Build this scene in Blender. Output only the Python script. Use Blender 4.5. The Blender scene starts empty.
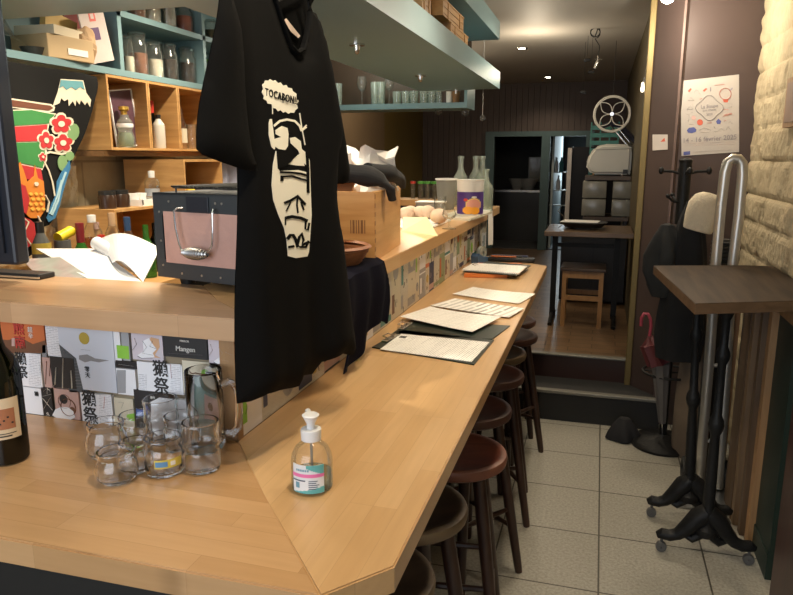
import bpy, bmesh, math, random
from mathutils import Vector, Matrix, noise
random.seed(7)
sc = bpy.context.scene
R = math.radians
COL = sc.collection
# ------------------------------------------------------------------ camera
CAMZ = 1.56
PITCH, YAW, FPX = R(11.66), R(16.54), 681.0
cam_d = bpy.data.cameras.new('camera'); cam = bpy.data.objects.new('camera', cam_d); COL.objects.link(cam)
cam.location = (0, 0, CAMZ); cam.rotation_euler = (R(90) - PITCH, 0, YAW)
cam_d.sensor_width = 36; cam_d.lens = FPX / 793 * 36; cam_d.clip_start = .02
sc.camera = cam
# ------------------------------------------------------------------ world, exposure
w = bpy.data.worlds.new('world'); sc.world = w; w.use_nodes = True
w.node_tree.nodes['Background'].inputs[0].default_value = (.75, .85, 1, 1)
w.node_tree.nodes['Background'].inputs[1].default_value = .25
sc.view_settings.view_transform = 'Standard'; sc.view_settings.look = 'None'
sc.view_settings.exposure = 0.58; sc.view_settings.gamma = 1
sc.cycles.max_bounces = 16; sc.cycles.transmission_bounces = 16; sc.cycles.diffuse_bounces = 5; sc.cycles.glossy_bounces = 6; sc.cycles.transparent_max_bounces = 24; sc.cycles.sample_clamp_indirect = 4
sc.cycles.caustics_reflective = False; sc.cycles.caustics_refractive = True
# ------------------------------------------------------------------ lights of the room, plus added fill bulbs
def area(name, loc, target, size, power, col=(1, 1, 1), sy=None, spread=180):
    d = bpy.data.lights.new(name, 'AREA'); o = bpy.data.objects.new(name, d); COL.objects.link(o)
    d.shape = 'RECTANGLE'; d.size = size; d.size_y = sy or size; d.energy = power; d.color = col; d.spread = R(spread)
    o.location = loc; o.rotation_euler = (Vector(target) - Vector(loc)).to_track_quat('-Z', 'Y').to_euler()
    return o
def spot(name, loc, target, power, ang=100, col=(1, .78, .52), rad=.04, blend=.7):
    d = bpy.data.lights.new(name, 'SPOT'); o = bpy.data.objects.new(name, d); COL.objects.link(o)
    d.energy = power; d.spot_size = R(ang); d.spot_blend = blend; d.shadow_soft_size = rad; d.color = col
    o.location = loc; o.rotation_euler = (Vector(target) - Vector(loc)).to_track_quat('-Z', 'Y').to_euler()
    return o
WARM = (1, .84, .62)
area('shopfront_daylight', (-1.1, -1.45, 1.7), (-1.0, 3, 1.0), 2.3, 36, (.86, .92, 1), 1.7)
def bulb(name, loc, power, col=WARM, rad=.05):
    d = bpy.data.lights.new(name, 'POINT'); o = bpy.data.objects.new(name, d); COL.objects.link(o)
    d.energy = power; d.shadow_soft_size = rad; d.color = col; o.location = loc; return o
spot('aisle_spot_near', (-.2, .9, 2.44), (-.35, 1.3, 0), 26, 120, WARM)
spot('aisle_spot_middle', (-.2, 2.35, 2.44), (-.55, 2.4, 0), 28, 100, WARM)
spot('aisle_spot_far', (-.25, 4.0, 2.44), (-.55, 3.6, 0), 22, 120, WARM)
bulb('aisle_bulb_near', (-.35, 1.25, 2.32), 8)
bulb('poster_wall_bulb', (.30, 3.80, 2.22), 13, (1, .88, .70), .04)
bulb('bar_back_fill', (-1.7, 6.3, 2.2), 7)  # added fill, hidden behind the glass shelf, to brighten the far left wall
bulb('platform_bulb', (-.55, 5.6, 2.2), 7)
spot('bar_spot_left', (-1.45, 1.95, 2.42), (-1.5, 2.0, 0), 70, 130, (1, .87, .68))
spot('bar_spot_middle', (-1.6, 2.9, 2.42), (-1.9, 2.8, 0), 44, 140, WARM)
spot('bar_spot_far', (-1.35, 3.9, 2.42), (-.9, 3.2, 0), 36, 125, WARM)
bulb('bar_left_fill', (-1.15, 1.40, 1.935), 7, (1, .87, .68), .02)  # unseen fill added under the shelf to brighten the wall below the crates
bulb('glass_shelf_lamp', (-1.5, 4.35, 2.25), 4, (.95, 1, .85), .03)
spot('back_spot_left', (-.739, 6.372, 2.46), (-.739, 6.372, 0), 12, 140, WARM)
spot('back_spot_right', (-.688, 8.704, 2.46), (-.688, 8.704, 0), 12, 140, WARM)
# ------------------------------------------------------------------ pixel frame -> world (lens of the camera above)
_f = Vector((-math.sin(YAW) * math.cos(PITCH), math.cos(YAW) * math.cos(PITCH), -math.sin(PITCH)))
_r = Vector((math.cos(YAW), math.sin(YAW), 0)); _u = _r.cross(_f)
EYE = Vector((0, 0, CAMZ))
def ray(x, y): return _f + _r * ((x - 396.5) / FPX) - _u * ((y - 297.5) / FPX)
def atz(x, y, z): d = ray(x, y); return EYE + d * ((z - CAMZ) / d.z)
def aty(x, y, Y): d = ray(x, y); return EYE + d * (Y / d.y)
def atx(x, y, X): d = ray(x, y); return EYE + d * (X / d.x)
# ------------------------------------------------------------------ materials
MATS = {}
def new_mat(name):
    m = bpy.data.materials.new(name); m.use_nodes = True
    return m, m.node_tree, m.node_tree.nodes, m.node_tree.links, m.node_tree.nodes['Principled BSDF']
def mat(name, col, rough=.5, metal=0, var=.12, scale=12, bump=0, bscale=80, spec=.5, emis=None, es=0, sheen=0):
    if name in MATS: return MATS[name]
    m, nt, N, L, b = new_mat(name); MATS[name] = m
    b.inputs['Roughness'].default_value = rough; b.inputs['Metallic'].default_value = metal
    b.inputs['Specular IOR Level'].default_value = spec
    if sheen: b.inputs['Sheen Weight'].default_value = sheen
    tc = N.new('ShaderNodeTexCoord')
    no = N.new('ShaderNodeTexNoise'); no.inputs['Scale'].default_value = scale; no.inputs['Detail'].default_value = 4
    L.new(tc.outputs['Object'], no.inputs['Vector'])
    mx = N.new('ShaderNodeMix'); mx.data_type = 'RGBA'
    mx.inputs[6].default_value = (*[max(0, c * (1 - var)) for c in col], 1)
    mx.inputs[7].default_value = (*[min(1, c * (1 + var)) for c in col], 1)
    L.new(no.outputs['Fac'], mx.inputs[0]); L.new(mx.outputs[2], b.inputs['Base Color'])
    if bump:
        n2 = N.new('ShaderNodeTexNoise'); n2.inputs['Scale'].default_value = bscale; L.new(tc.outputs['Object'], n2.inputs['Vector'])
        bp = N.new('ShaderNodeBump'); bp.inputs['Strength'].default_value = bump; bp.inputs['Distance'].default_value = .01
        L.new(n2.outputs['Fac'], bp.inputs['Height']); L.new(bp.outputs[0], b.inputs['Normal'])
    if emis:
        b.inputs['Emission Color'].default_value = (*emis, 1); b.inputs['Emission Strength'].default_value = es
    return m
def wood(name, c1, c2, axis='Z', rough=.45, scale=1.0, knots=0):
    if name in MATS: return MATS[name]
    m, nt, N, L, b = new_mat(name); MATS[name] = m
    b.inputs['Roughness'].default_value = rough
    tc = N.new('ShaderNodeTexCoord'); mp = N.new('ShaderNodeMapping')
    s = {'X': (1.2, 14, 14), 'Y': (14, 1.2, 14), 'Z': (14, 14, 1.2)}[axis]
    mp.inputs['Scale'].default_value = [v * scale for v in s]
    L.new(tc.outputs['Object'], mp.inputs['Vector'])
    no = N.new('ShaderNodeTexNoise'); no.inputs['Scale'].default_value = 2.2; no.inputs['Detail'].default_value = 6; no.inputs['Distortion'].default_value = .6
    L.new(mp.outputs[0], no.inputs['Vector'])
    cr = N.new('ShaderNodeValToRGB'); cr.color_ramp.elements[0].position = .33; cr.color_ramp.elements[1].position = .68
    cr.color_ramp.elements[0].color = (*c1, 1); cr.color_ramp.elements[1].color = (*c2, 1)
    L.new(no.outputs['Fac'], cr.inputs[0]); L.new(cr.outputs[0], b.inputs['Base Color'])
    bp = N.new('ShaderNodeBump'); bp.inputs['Strength'].default_value = .08; L.new(no.outputs['Fac'], bp.inputs['Height']); L.new(bp.outputs[0], b.inputs['Normal'])
    return m
def staves(name, rot, c1=(.57, .345, .155), c2=(.66, .425, .21), rough=.3):
    m, nt, N, L, b = new_mat(name)
    b.inputs['Roughness'].default_value = rough; b.inputs['Coat Weight'].default_value = .25; b.inputs['Coat Roughness'].default_value = .22
    tc = N.new('ShaderNodeTexCoord'); mp = N.new('ShaderNodeMapping'); mp.inputs['Rotation'].default_value = (0, 0, rot)
    L.new(tc.outputs['Object'], mp.inputs['Vector'])
    br = N.new('ShaderNodeTexBrick'); br.inputs['Scale'].default_value = 1
    br.inputs['Brick Width'].default_value = .42; br.inputs['Row Height'].default_value = .042
    br.inputs['Mortar Size'].default_value = .0006; br.inputs['Mortar Smooth'].default_value = 1; br.offset_frequency = 3; br.offset = .37
    br.inputs['Color1'].default_value = (*c1, 1); br.inputs['Color2'].default_value = (*c2, 1)
    br.inputs['Mortar'].default_value = (*[c * .8 for c in c1], 1)
    L.new(mp.outputs[0], br.inputs['Vector'])
    m2 = N.new('ShaderNodeMapping'); m2.inputs['Scale'].default_value = (3, 40, 40); L.new(mp.outputs[0], m2.inputs['Vector'])
    no = N.new('ShaderNodeTexNoise'); no.inputs['Scale'].default_value = 2; no.inputs['Detail'].default_value = 5; L.new(m2.outputs[0], no.inputs['Vector'])
    cr = N.new('ShaderNodeValToRGB'); cr.color_ramp.elements[0].color = (.86, .83, .78, 1); cr.color_ramp.elements[1].color = (1.06, 1.05, 1.03, 1)
    L.new(no.outputs['Fac'], cr.inputs[0])
    mx = N.new('ShaderNodeMix'); mx.data_type = 'RGBA'; mx.blend_type = 'MULTIPLY'; mx.inputs[0].default_value = 1
    L.new(br.outputs['Color'], mx.inputs[6]); L.new(cr.outputs[0], mx.inputs[7]); L.new(mx.outputs[2], b.inputs['Base Color'])
    return m
def glass(name, tint=(.995, .997, .99), edge=(.80, .84, .78), rough=.03, refl=.12, haze=.018):
    if name in MATS: return MATS[name]
    m, nt, N, L, b = new_mat(name); MATS[name] = m; N.remove(b)
    out = N['Material Output']
    lw = N.new('ShaderNodeLayerWeight'); lw.inputs[0].default_value = .18
    mx = N.new('ShaderNodeMix'); mx.data_type = 'RGBA'
    mx.inputs[6].default_value = (*tint, 1); mx.inputs[7].default_value = (*edge, 1)
    L.new(lw.outputs['Facing'], mx.inputs[0])
    tr = N.new('ShaderNodeBsdfTransparent'); L.new(mx.outputs[2], tr.inputs[0])
    gl = N.new('ShaderNodeBsdfGlossy'); gl.inputs['Roughness'].default_value = rough
    ma = N.new('ShaderNodeMath'); ma.operation = 'MULTIPLY_ADD'; ma.inputs[1].default_value = .5; ma.inputs[2].default_value = refl * .4
    L.new(lw.outputs['Fresnel'], ma.inputs[0])
    ms = N.new('ShaderNodeMixShader'); L.new(ma.outputs[0], ms.inputs[0]); L.new(tr.outputs[0], ms.inputs[1]); L.new(gl.outputs[0], ms.inputs[2])
    df = N.new('ShaderNodeBsdfDiffuse'); df.inputs[0].default_value = (*[c * .8 for c in tint], 1)
    m3 = N.new('ShaderNodeMixShader'); m3.inputs[0].default_value = haze; L.new(ms.outputs[0], m3.inputs[1]); L.new(df.outputs[0], m3.inputs[2])
    L.new(m3.outputs[0], out.inputs[0])
    return m
def bricks(name, c1, c2, mort, wd, ht, ms=.006, rough=.8, plane='XY', off=.5, bump=.3, noise_amt=.25, nscale=30, offset=(0, 0, 0), spec=.3):
    m, nt, N, L, b = new_mat(name)
    b.inputs['Roughness'].default_value = rough; b.inputs['Specular IOR Level'].default_value = spec
    tc = N.new('ShaderNodeTexCoord'); sp = N.new('ShaderNodeSeparateXYZ'); cb = N.new('ShaderNodeCombineXYZ')
    L.new(tc.outputs['Object'], sp.inputs[0])
    a, c = {'XY': (0, 1), 'YZ': (1, 2), 'XZ': (0, 2)}[plane]
    L.new(sp.outputs[a], cb.inputs[0]); L.new(sp.outputs[c], cb.inputs[1])
    mp = N.new('ShaderNodeMapping'); mp.inputs['Location'].default_value = offset; L.new(cb.outputs[0], mp.inputs[0])
    br = N.new('ShaderNodeTexBrick'); br.inputs['Scale'].default_value = 1; br.offset = off
    br.inputs['Brick Width'].default_value = wd; br.inputs['Row Height'].default_value = ht; br.inputs['Mortar Size'].default_value = ms
    br.inputs['Color1'].default_value = (*c1, 1); br.inputs['Color2'].default_value = (*c2, 1); br.inputs['Mortar'].default_value = (*mort, 1)
    L.new(mp.outputs[0], br.inputs['Vector'])
    no = N.new('ShaderNodeTexNoise'); no.inputs['Scale'].default_value = nscale; no.inputs['Detail'].default_value = 6; no.inputs['Roughness'].default_value = .65
    L.new(tc.outputs['Object'], no.inputs['Vector'])
    cr = N.new('ShaderNodeValToRGB'); cr.color_ramp.elements[0].position = .3; cr.color_ramp.elements[1].position = .7
    cr.color_ramp.elements[0].color = (*[1 - noise_amt] * 3, 1); cr.color_ramp.elements[1].color = (1, 1, 1, 1); L.new(no.outputs['Fac'], cr.inputs[0])
    mx = N.new('ShaderNodeMix'); mx.data_type = 'RGBA'; mx.blend_type = 'MULTIPLY'; mx.inputs[0].default_value = 1
    L.new(br.outputs['Color'], mx.inputs[6]); L.new(cr.outputs[0], mx.inputs[7]); L.new(mx.outputs[2], b.inputs['Base Color'])
    bp = N.new('ShaderNodeBump'); bp.inputs['Strength'].default_value = bump; bp.inputs['Distance'].default_value = .01
    L.new(br.outputs['Fac'], bp.inputs['Height']); bp.invert = True; L.new(bp.outputs[0], b.inputs['Normal'])
    return m
def printed(name, paper=(.82, .8, .76), ink=(.2, .2, .2), row=.006, wd=.03, amt=.5, plane='XY', margin=None):
    """paper with rows of small illegible print, as a brick pattern whose bricks are words"""
    m, nt, N, L, b = new_mat(name)
    b.inputs['Roughness'].default_value = .6
    tc = N.new('ShaderNodeTexCoord'); sp = N.new('ShaderNodeSeparateXYZ'); cb = N.new('ShaderNodeCombineXYZ')
    L.new(tc.outputs['Object'], sp.inputs[0]); a, c = {'XY': (0, 1), 'YX': (1, 0), 'YZ': (1, 2), 'XZ': (0, 2)}[plane]
    L.new(sp.outputs[a], cb.inputs[0]); L.new(sp.outputs[c], cb.inputs[1])
    br = N.new('ShaderNodeTexBrick'); br.inputs['Scale'].default_value = 1
    br.inputs['Brick Width'].default_value = wd; br.inputs['Row Height'].default_value = row; br.inputs['Mortar Size'].default_value = row * .3
    br.inputs['Color1'].default_value = (*[i * amt + p * (1 - amt) for i, p in zip(ink, paper)], 1); br.inputs['Color2'].default_value = (*[i * amt * .4 + p * (1 - amt * .4) for i, p in zip(ink, paper)], 1)
    br.inputs['Mortar'].default_value = (*paper, 1)
    L.new(cb.outputs[0], br.inputs['Vector']); L.new(br.outputs['Color'], b.inputs['Base Color'])
    return m
# ------------------------------------------------------------------ mesh builder
class MB:
    def __init__(s): s.bm = bmesh.new(); s.mi = 0
    def _tag(s, faces):
        for f in faces: f.material_index = s.mi
    def m(s, i): s.mi = i; return s
    def box(s, c, size, rot=None, bev=0, pivot=None):
        r = bmesh.ops.create_cube(s.bm, size=1)
        vs = r['verts']; M = Matrix.Translation(c) @ (rot.to_4x4() if rot else Matrix()) @ Matrix.Diagonal((*size, 1))
        bmesh.ops.transform(s.bm, matrix=M, verts=vs)
        fs = {f for v in vs for f in v.link_faces}
        s._tag(fs)
        if bev:
            es = {e for v in vs for e in v.link_edges}
            rr = bmesh.ops.bevel(s.bm, geom=list(es), offset=bev, segments=2, affect='EDGES', profile=.5)
            s._tag(rr['faces'])
        return s
    def b2(s, p0, p1, bev=0):
        p0, p1 = Vector(p0), Vector(p1)
        return s.box((p0 + p1) / 2, [abs(a) for a in (p1 - p0)], bev=bev)
    def cyl(s, p0, p1, r0, r1=None, seg=16, caps=True):
        p0, p1 = Vector(p0), Vector(p1); d = p1 - p0; r1 = r0 if r1 is None else r1
        M = Matrix.Translation((p0 + p1) / 2) @ d.to_track_quat('Z', 'Y').to_matrix().to_4x4()
        r = bmesh.ops.create_cone(s.bm, cap_ends=caps, segments=seg, radius1=r0, radius2=r1, depth=d.length, matrix=M)
        s._tag({f for v in r['verts'] for f in v.link_faces}); return s
    def sph(s, c, r, sc_=(1, 1, 1), seg=14):
        rr = bmesh.ops.create_uvsphere(s.bm, u_segments=seg, v_segments=max(6, seg * 2 // 3), radius=r, matrix=Matrix.Translation(c) @ Matrix.Diagonal((*sc_, 1)))
        s._tag({f for v in rr['verts'] for f in v.link_faces}); return s
    def lathe(s, prof, c=(0, 0, 0), seg=24, rot=None, closed=False):
        c = Vector(c); rings = []
        M = rot.to_4x4() if rot else Matrix()
        for r, z in prof:
            if r < 1e-5: rings.append([s.bm.verts.new(c + M @ Vector((0, 0, z)))])
            else: rings.append([s.bm.verts.new(c + M @ Vector((r * math.cos(2 * math.pi * k / seg), r * math.sin(2 * math.pi * k / seg), z))) for k in range(seg)])
        if closed: rings.append(rings[0])
        for a, b in zip(rings, rings[1:]):
            for k in range(seg):
                k2 = (k + 1) % seg
                if len(a) == 1 and len(b) == 1: continue
                if len(a) == 1: v = [a[0], b[k2], b[k]]
                elif len(b) == 1: v = [a[k], a[k2], b[0]]
                else: v = [a[k], a[k2], b[k2], b[k]]
                try: f = s.bm.faces.new(v); f.material_index = s.mi
                except ValueError: pass
        return s
    def tube(s, pts, r, seg=8, closed=False, flat=None):
        pts = [Vector(p) for p in pts]; n = len(pts); rings = []; up = Vector((0, 0, 1))
        for i, p in enumerate(pts):
            if closed: t = pts[(i + 1) % n] - pts[i - 1]
            else: t = pts[min(i + 1, n - 1)] - pts[max(i - 1, 0)]
            t.normalize()
            u_ = up.cross(t)
            if u_.length < .1: u_ = Vector((1, 0, 0)).cross(t)
            u_.normalize(); v_ = t.cross(u_)
            rr = r[i] if isinstance(r, (list, tuple)) else r
            a, b = (rr, rr) if flat is None else (rr, rr * flat)
            rings.append([s.bm.verts.new(p + u_ * a * math.cos(2 * math.pi * k / seg) + v_ * b * math.sin(2 * math.pi * k / seg)) for k in range(seg)])
            up = v_ if flat is None else up
        pr = list(zip(rings, rings[1:])) + ([(rings[-1], rings[0])] if closed else [])
        for a, b in pr:
            for k in range(seg):
                f = s.bm.faces.new([a[k], a[(k + 1) % seg], b[(k + 1) % seg], b[k]]); f.material_index = s.mi
        if not closed:
            for q in (rings[0], rings[-1]):
                f = s.bm.faces.new(q); f.material_index = s.mi
        return s
    def prism(s, pts, d):
        """pts: planar polygon (3D points), extruded by vector d"""
        pts = [Vector(p) for p in pts]; d = Vector(d)
        a = [s.bm.verts.new(p) for p in pts]; b = [s.bm.verts.new(p + d) for p in pts]; n = len(pts); fs = []
        fs.append(s.bm.faces.new(a)); fs.append(s.bm.faces.new(b[::-1]))
        for k in range(n): fs.append(s.bm.faces.new([a[k], b[k], b[(k + 1) % n], a[(k + 1) % n]]))
        s._tag(fs); return s
    def build(s, name, mats, parent=None, world=False, smooth=False, label=None, xf=None):
        if not isinstance(mats, (list, tuple)): mats = [mats]
        if world and parent is not None:
            inv = (Matrix.Translation(parent.location) @ parent.rotation_euler.to_matrix().to_4x4()).inverted()
            if parent.parent is not None:
                pp = parent.parent
                inv = inv @ (Matrix.Translation(pp.location) @ pp.rotation_euler.to_matrix().to_4x4()).inverted()
            bmesh.ops.transform(s.bm, matrix=inv, verts=s.bm.verts)
        if xf is not None: bmesh.ops.transform(s.bm, matrix=xf, verts=s.bm.verts)
        bmesh.ops.recalc_face_normals(s.bm, faces=s.bm.faces)
        me = bpy.data.meshes.new(name); s.bm.to_mesh(me); s.bm.free()
        for m_ in mats: me.materials.append(m_)
        if smooth:
            for p in me.polygons: p.use_smooth = True
            me.set_sharp_from_angle(angle=R(38))
        o = bpy.data.objects.new(name, me); COL.objects.link(o)
        if parent is not None: o.parent = parent
        if label: o['label'] = label
        return o
def tag(o, label=None, cat=None, group=None, kind=None):
    if label: o['label'] = label
    if cat: o['category'] = cat
    if group: o['group'] = group
    if kind: o['kind'] = kind
    return o
def T(name, label, cat, loc=(0, 0, 0), rz=0, group=None):
    o = bpy.data.objects.new(name, None); COL.objects.link(o); o.empty_display_size = .05
    o.location = loc; o.rotation_euler = (0, 0, rz)
    return tag(o, label, cat, group)
def S(mb, name, m, **k):
    return tag(mb.build(name, m, **k), kind='structure')
def dup(o, loc=None, rz=None, label=None, parent=None):
    c = o.copy(); COL.objects.link(c); c.parent = parent
    if loc is not None: c.location = loc
    if rz is not None: c.rotation_euler = (0, 0, rz)
    if label: c['label'] = label
    for ch in list(o.children): dup(ch, parent=c)
    return c
def text(body, name, m, parent, size, M, ext=.0006, align='CENTER', bold=0, squash=1.0, gap=1.0):
    """lettering as a thin raised mesh; M maps text plane (x right, y up) to parent space"""
    c = bpy.data.curves.new('lettering', 'FONT'); c.body = body; c.size = size; c.align_x = align; c.align_y = 'CENTER'
    c.extrude = ext; c.offset = bold; c.resolution_u = 3; c.space_character = gap
    t = bpy.data.objects.new('lettering', c); COL.objects.link(t); bpy.context.view_layer.update()
    me = bpy.data.meshes.new_from_object(t.evaluated_get(bpy.context.evaluated_depsgraph_get()))
    bpy.data.objects.remove(t); bpy.data.curves.remove(c)
    me.transform(Matrix.Diagonal((squash, 1, 1, 1))); me.transform(M); me.materials.clear(); me.materials.append(m)
    o = bpy.data.objects.new(name, me); COL.objects.link(o); o.parent = parent
    return o
def frame(o, x, y):
    """matrix with origin o, x right, y up"""
    x = Vector(x).normalized(); y = Vector(y); y = (y - x * y.dot(x)).normalized(); z = x.cross(y)
    return Matrix(((x.x, y.x, z.x, o[0]), (x.y, y.y, z.y, o[1]), (x.z, y.z, z.z, o[2]), (0, 0, 0, 1)))

TEAL = mat('teal_paint', (.175, .285, .315), .35, var=.05)
TEALD = mat('dark_teal_paint', (.07, .12, .125), .5, var=.08)
BLACK = mat('black_paint', (.012, .012, .012), .45)
IRON = mat('cast_iron', (.010, .010, .010), .5, bump=.25, bscale=60, spec=.25)
CHROME = mat('chrome', (.7, .7, .7), .2, metal=1, var=.03)
STEEL = mat('brushed_steel', (.5, .5, .49), .38, metal=1, var=.06)
BRASS = mat('brass_strip', (.20, .145, .055), .5, metal=.5)
MAROON = mat('maroon_wall_paint', (.072, .047, .040), .5, var=.06, scale=3)
WHITE = mat('white_plastic', (.8, .8, .78), .35, var=.03)
PAPER = mat('white_paper', (.88, .86, .82), .6, var=.02)
LAMP = mat('lamp_glow', (1, .95, .85), emis=(1, .9, .72), es=25)
CEILM = mat('ceiling_paint', (.52, .49, .44), .6, var=.05, scale=2)
def real_glass(name, col, ior=1.45):
    m, nt, N, L, b = new_mat(name); b.inputs['Base Color'].default_value = (*col, 1); b.inputs['Transmission Weight'].default_value = 1
    b.inputs['Roughness'].default_value = 0; b.inputs['IOR'].default_value = ior; return m
NGLASS = real_glass('thick_clear_glass', (1, 1, 1))
BAR_X = staves('beech_staves_crosswise', 0, (.48, .275, .12), (.59, .36, .175), .26); BAR_Y = staves('beech_staves_lengthwise', R(90))
PINE = wood('crate_pine', (.42, .22, .075), (.58, .34, .13), 'Y')
PINEX = wood('crate_pine_x', (.42, .22, .075), (.58, .34, .13), 'X')
PINEZ = wood('crate_pine_z', (.42, .22, .075), (.58, .34, .13), 'Z')
CLEAR = glass('clear_glass'); GREENISH = glass('greenish_glass', (.90, .95, .90), (.58, .68, .58), haze=.16); 
DUSTY = glass('frosted_plastic', (.62, .62, .57), (.4, .4, .36), .35, .2, .35)
GREENG = glass('green_bottle_glass', (.13, .50, .08), (.02, .12, .02), haze=.25); DARKG = glass('dark_bottle_glass', (.05, .055, .015), (.004, .005, .002))
AMBER = glass('amber_spirit', (.75, .45, .08), (.3, .14, .02))
# ================================================================== STRUCTURE
TERR = bricks('terrazzo_tiles', (.50, .475, .40), (.46, .435, .365), (.10, .09, .07), .4, .4, .0035, .35, 'XY', 0, .15, .45, 90, (-.075 + .4, -2.34 + 2.4, 0), .5)
b = MB(); b.b2((-2.4, -1.6, -.05), (1.1, 4.2, 0)); S(b, 'floor', TERR)
PARQ = bricks('oak_parquet', (.24, .145, .075), (.16, .095, .05), (.05, .03, .02), .3, .1, .003, .3, 'XY', .5, .1, .3, 12)
b = MB(); b.b2((-2.4, 4.30, 0), (.28, 9.35, .33)); S(b, 'floor_platform', PARQ)
BRED = mat('dark_red_wood', (.035, .014, .010), .4)
RUB = mat('black_rubber', (.015, .015, .015), .7)
b = MB(); b.b2((-.62, 4.0, 0), (.40, 4.30, .18)); S(b, 'floor_step', RUB)
b = MB(); b.b2((-2.4, 4.285, .18), (.25, 4.30, .32)); S(b, 'trim_1', BRED)
NOSE = mat('dull_nosing', (.22, .21, .18), .45, metal=.5)
b = MB(); b.b2((-.62, 3.985, .172), (.40, 4.03, .192), bev=.004); S(b, 'trim_2', NOSE)
b = MB(); b.b2((-.62, 4.275, .322), (.23, 4.33, .336), bev=.004); S(b, 'trim_3', NOSE)
b = MB(); b.b2((-2.5, -1.6, 2.5), (1.1, 9.5, 2.56)); S(b, 'ceiling', CEILM)
PANELV = mat('back_wall_panel', (.085, .060, .050), .6, var=.08)
# back wall with vertical grooves above and beside the doorway
Yb = 9.35
b = MB()
dx0, dx1, dz1 = -1.40, -.22, 1.825
x = -2.4
while x < .25:
    x1 = min(x + .075, .25)
    z0 = dz1 if (x1 > dx0 and x < dx1) else .33
    b.b2((x + .004, Yb - .012, z0), (x1 - .004, Yb + .02, 2.5))
    x = x1
b.b2((-2.4, Yb, .33), (dx0, Yb + .08, 2.5)); b.b2((dx0, Yb, dz1), (.25, Yb + .08, 2.5)); b.b2((dx1, Yb, .33), (.25, Yb + .08, dz1))
S(b, 'wall_back', PANELV)
b = MB()
b.b2((dx0 - .12, Yb - .05, .33), (dx0, Yb + .06, dz1 + .065)); b.b2((dx1, Yb - .05, .33), (dx1 + .1, Yb + .06, dz1 + .065))
b.b2((dx0, Yb - .05, dz1), (dx1, Yb + .06, dz1 + .065)); b.b2((-.78, Yb - .05, .33), (-.67, Yb + .06, dz1))
S(b, 'door_1', TEALD)
# room beyond the doorway
b = MB(); b.b2((-2.4, 12.0, .3), (.25, 12.05, 2.5)); b.b2((-2.45, 9.45, .3), (-2.4, 12, 2.5)); b.b2((.2, 9.45, .3), (.25, 12, 2.5)); b.b2((-2.4, 9.45, .25), (.25, 12, .33)); b.b2((-2.4, 9.45, 2.5), (.25, 12, 2.55))
S(b, 'wall_backroom', mat('backroom_paint', (.05, .05, .05), .6))
b = MB(); b.b2((-.66, 9.6, .33), (-.63, 11.9, 2.4)); S(b, 'wall_backroom_partition', mat('backroom_partition', (.5, .56, .56), .6))
area('backroom_daylight', (-.35, 11.6, 1.6), (-.5, 9.5, 1.3), .5, 7, (.75, .92, 1), 1.0)
# left wall: rough stone near, smooth blocks, dark panelling far
STONEY = bricks('rough_yellow_stone', (.62, .47, .24), (.50, .37, .19), (.36, .26, .14), .42, .2, .012, .9, 'YZ', .5, .9, .4, 9)
SMOOTH = bricks('smooth_stone_blocks', (.50, .40, .25), (.46, .37, .23), (.34, .26, .16), .5, .22, .006, .7, 'YZ', .5, .3, .15, 12)
def rough_wall(name, X, y0, y1, z0, z1, course, sgn, m, amp, seed, ny, nz, jw=.014, yoff=None):
    """dressed stones whose faces bulge; sgn is the direction the face looks along x"""
    bm = bmesh.new(); rnd = random.Random(seed); rows = []
    z = z0
    while z < z1:
        h = course * rnd.uniform(.85, 1.15); cuts = []; y = y0 - rnd.uniform(0, .3)
        while y < y1: L_ = rnd.uniform(.28, .62); cuts.append((y, y + L_, rnd.uniform(.3, 1))); y += L_
        rows.append((z, z + h, cuts)); z += h
    V = []
    for i in range(ny + 1):
        row = []
        for j in range(nz + 1):
            y = y0 + (y1 - y0) * i / ny; z = z0 + (z1 - z0) * j / nz; d = 0
            for (a, c, cuts) in rows:
                if a <= z < c:
                    for (p, q, k) in cuts:
                        if p <= y < q:
                            e = min(z - a, c - z); e2 = min(y - p, q - y)
                            d = amp * k * min(1, (e / .03)) ** .45 * min(1, (e2 / .02)) ** .5
            d += amp * .5 * noise.noise(Vector((y * 9, z * 9, seed))) + amp * .25 * noise.noise(Vector((y * 30, z * 30, seed)))
            row.append(bm.verts.new((X + sgn * d, y, z)))
        V.append(row)
    for i in range(ny):
        for j in range(nz): bm.faces.new([V[i][j], V[i + 1][j], V[i + 1][j + 1], V[i][j + 1]])
    o = MB(); o.bm.free(); o.bm = bm
    o.b2((X - sgn * .10, y0, z0), (X - sgn * .03, y1, z1))
    return S(o, name, m, smooth=False)
STONEM = mat('rough_stone', (.50, .41, .265), .9, var=.2, scale=7, bump=.5, bscale=45, spec=.2)
STONEL = mat('rough_yellow_stone_face', (.68, .58, .38), .9, var=.3, scale=9, bump=.8, bscale=45, spec=.2)
rough_wall('wall_left', -2.40, .8, 2.70, .0, 2.5, .22, 1, STONEL, .035, 3, 150, 130)
b = MB(); b.b2((-2.5, 2.70, 0), (-2.385, 4.75, 2.5)); S(b, 'wall_left_smooth', SMOOTH)
b = MB(); b.b2((-2.5, 4.75, 0), (-2.4, 7.6, 2.5)); S(b, 'wall_left_brown', mat('brown_panel_wall', (.22, .15, .085), .6, var=.15, scale=3))
b = MB(); b.b2((-2.5, 7.6, 0), (-2.4, Yb, 2.5)); S(b, 'wall_left_olive', mat('olive_panel_wall', (.20, .135, .035), .6, var=.12, scale=3))
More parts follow.
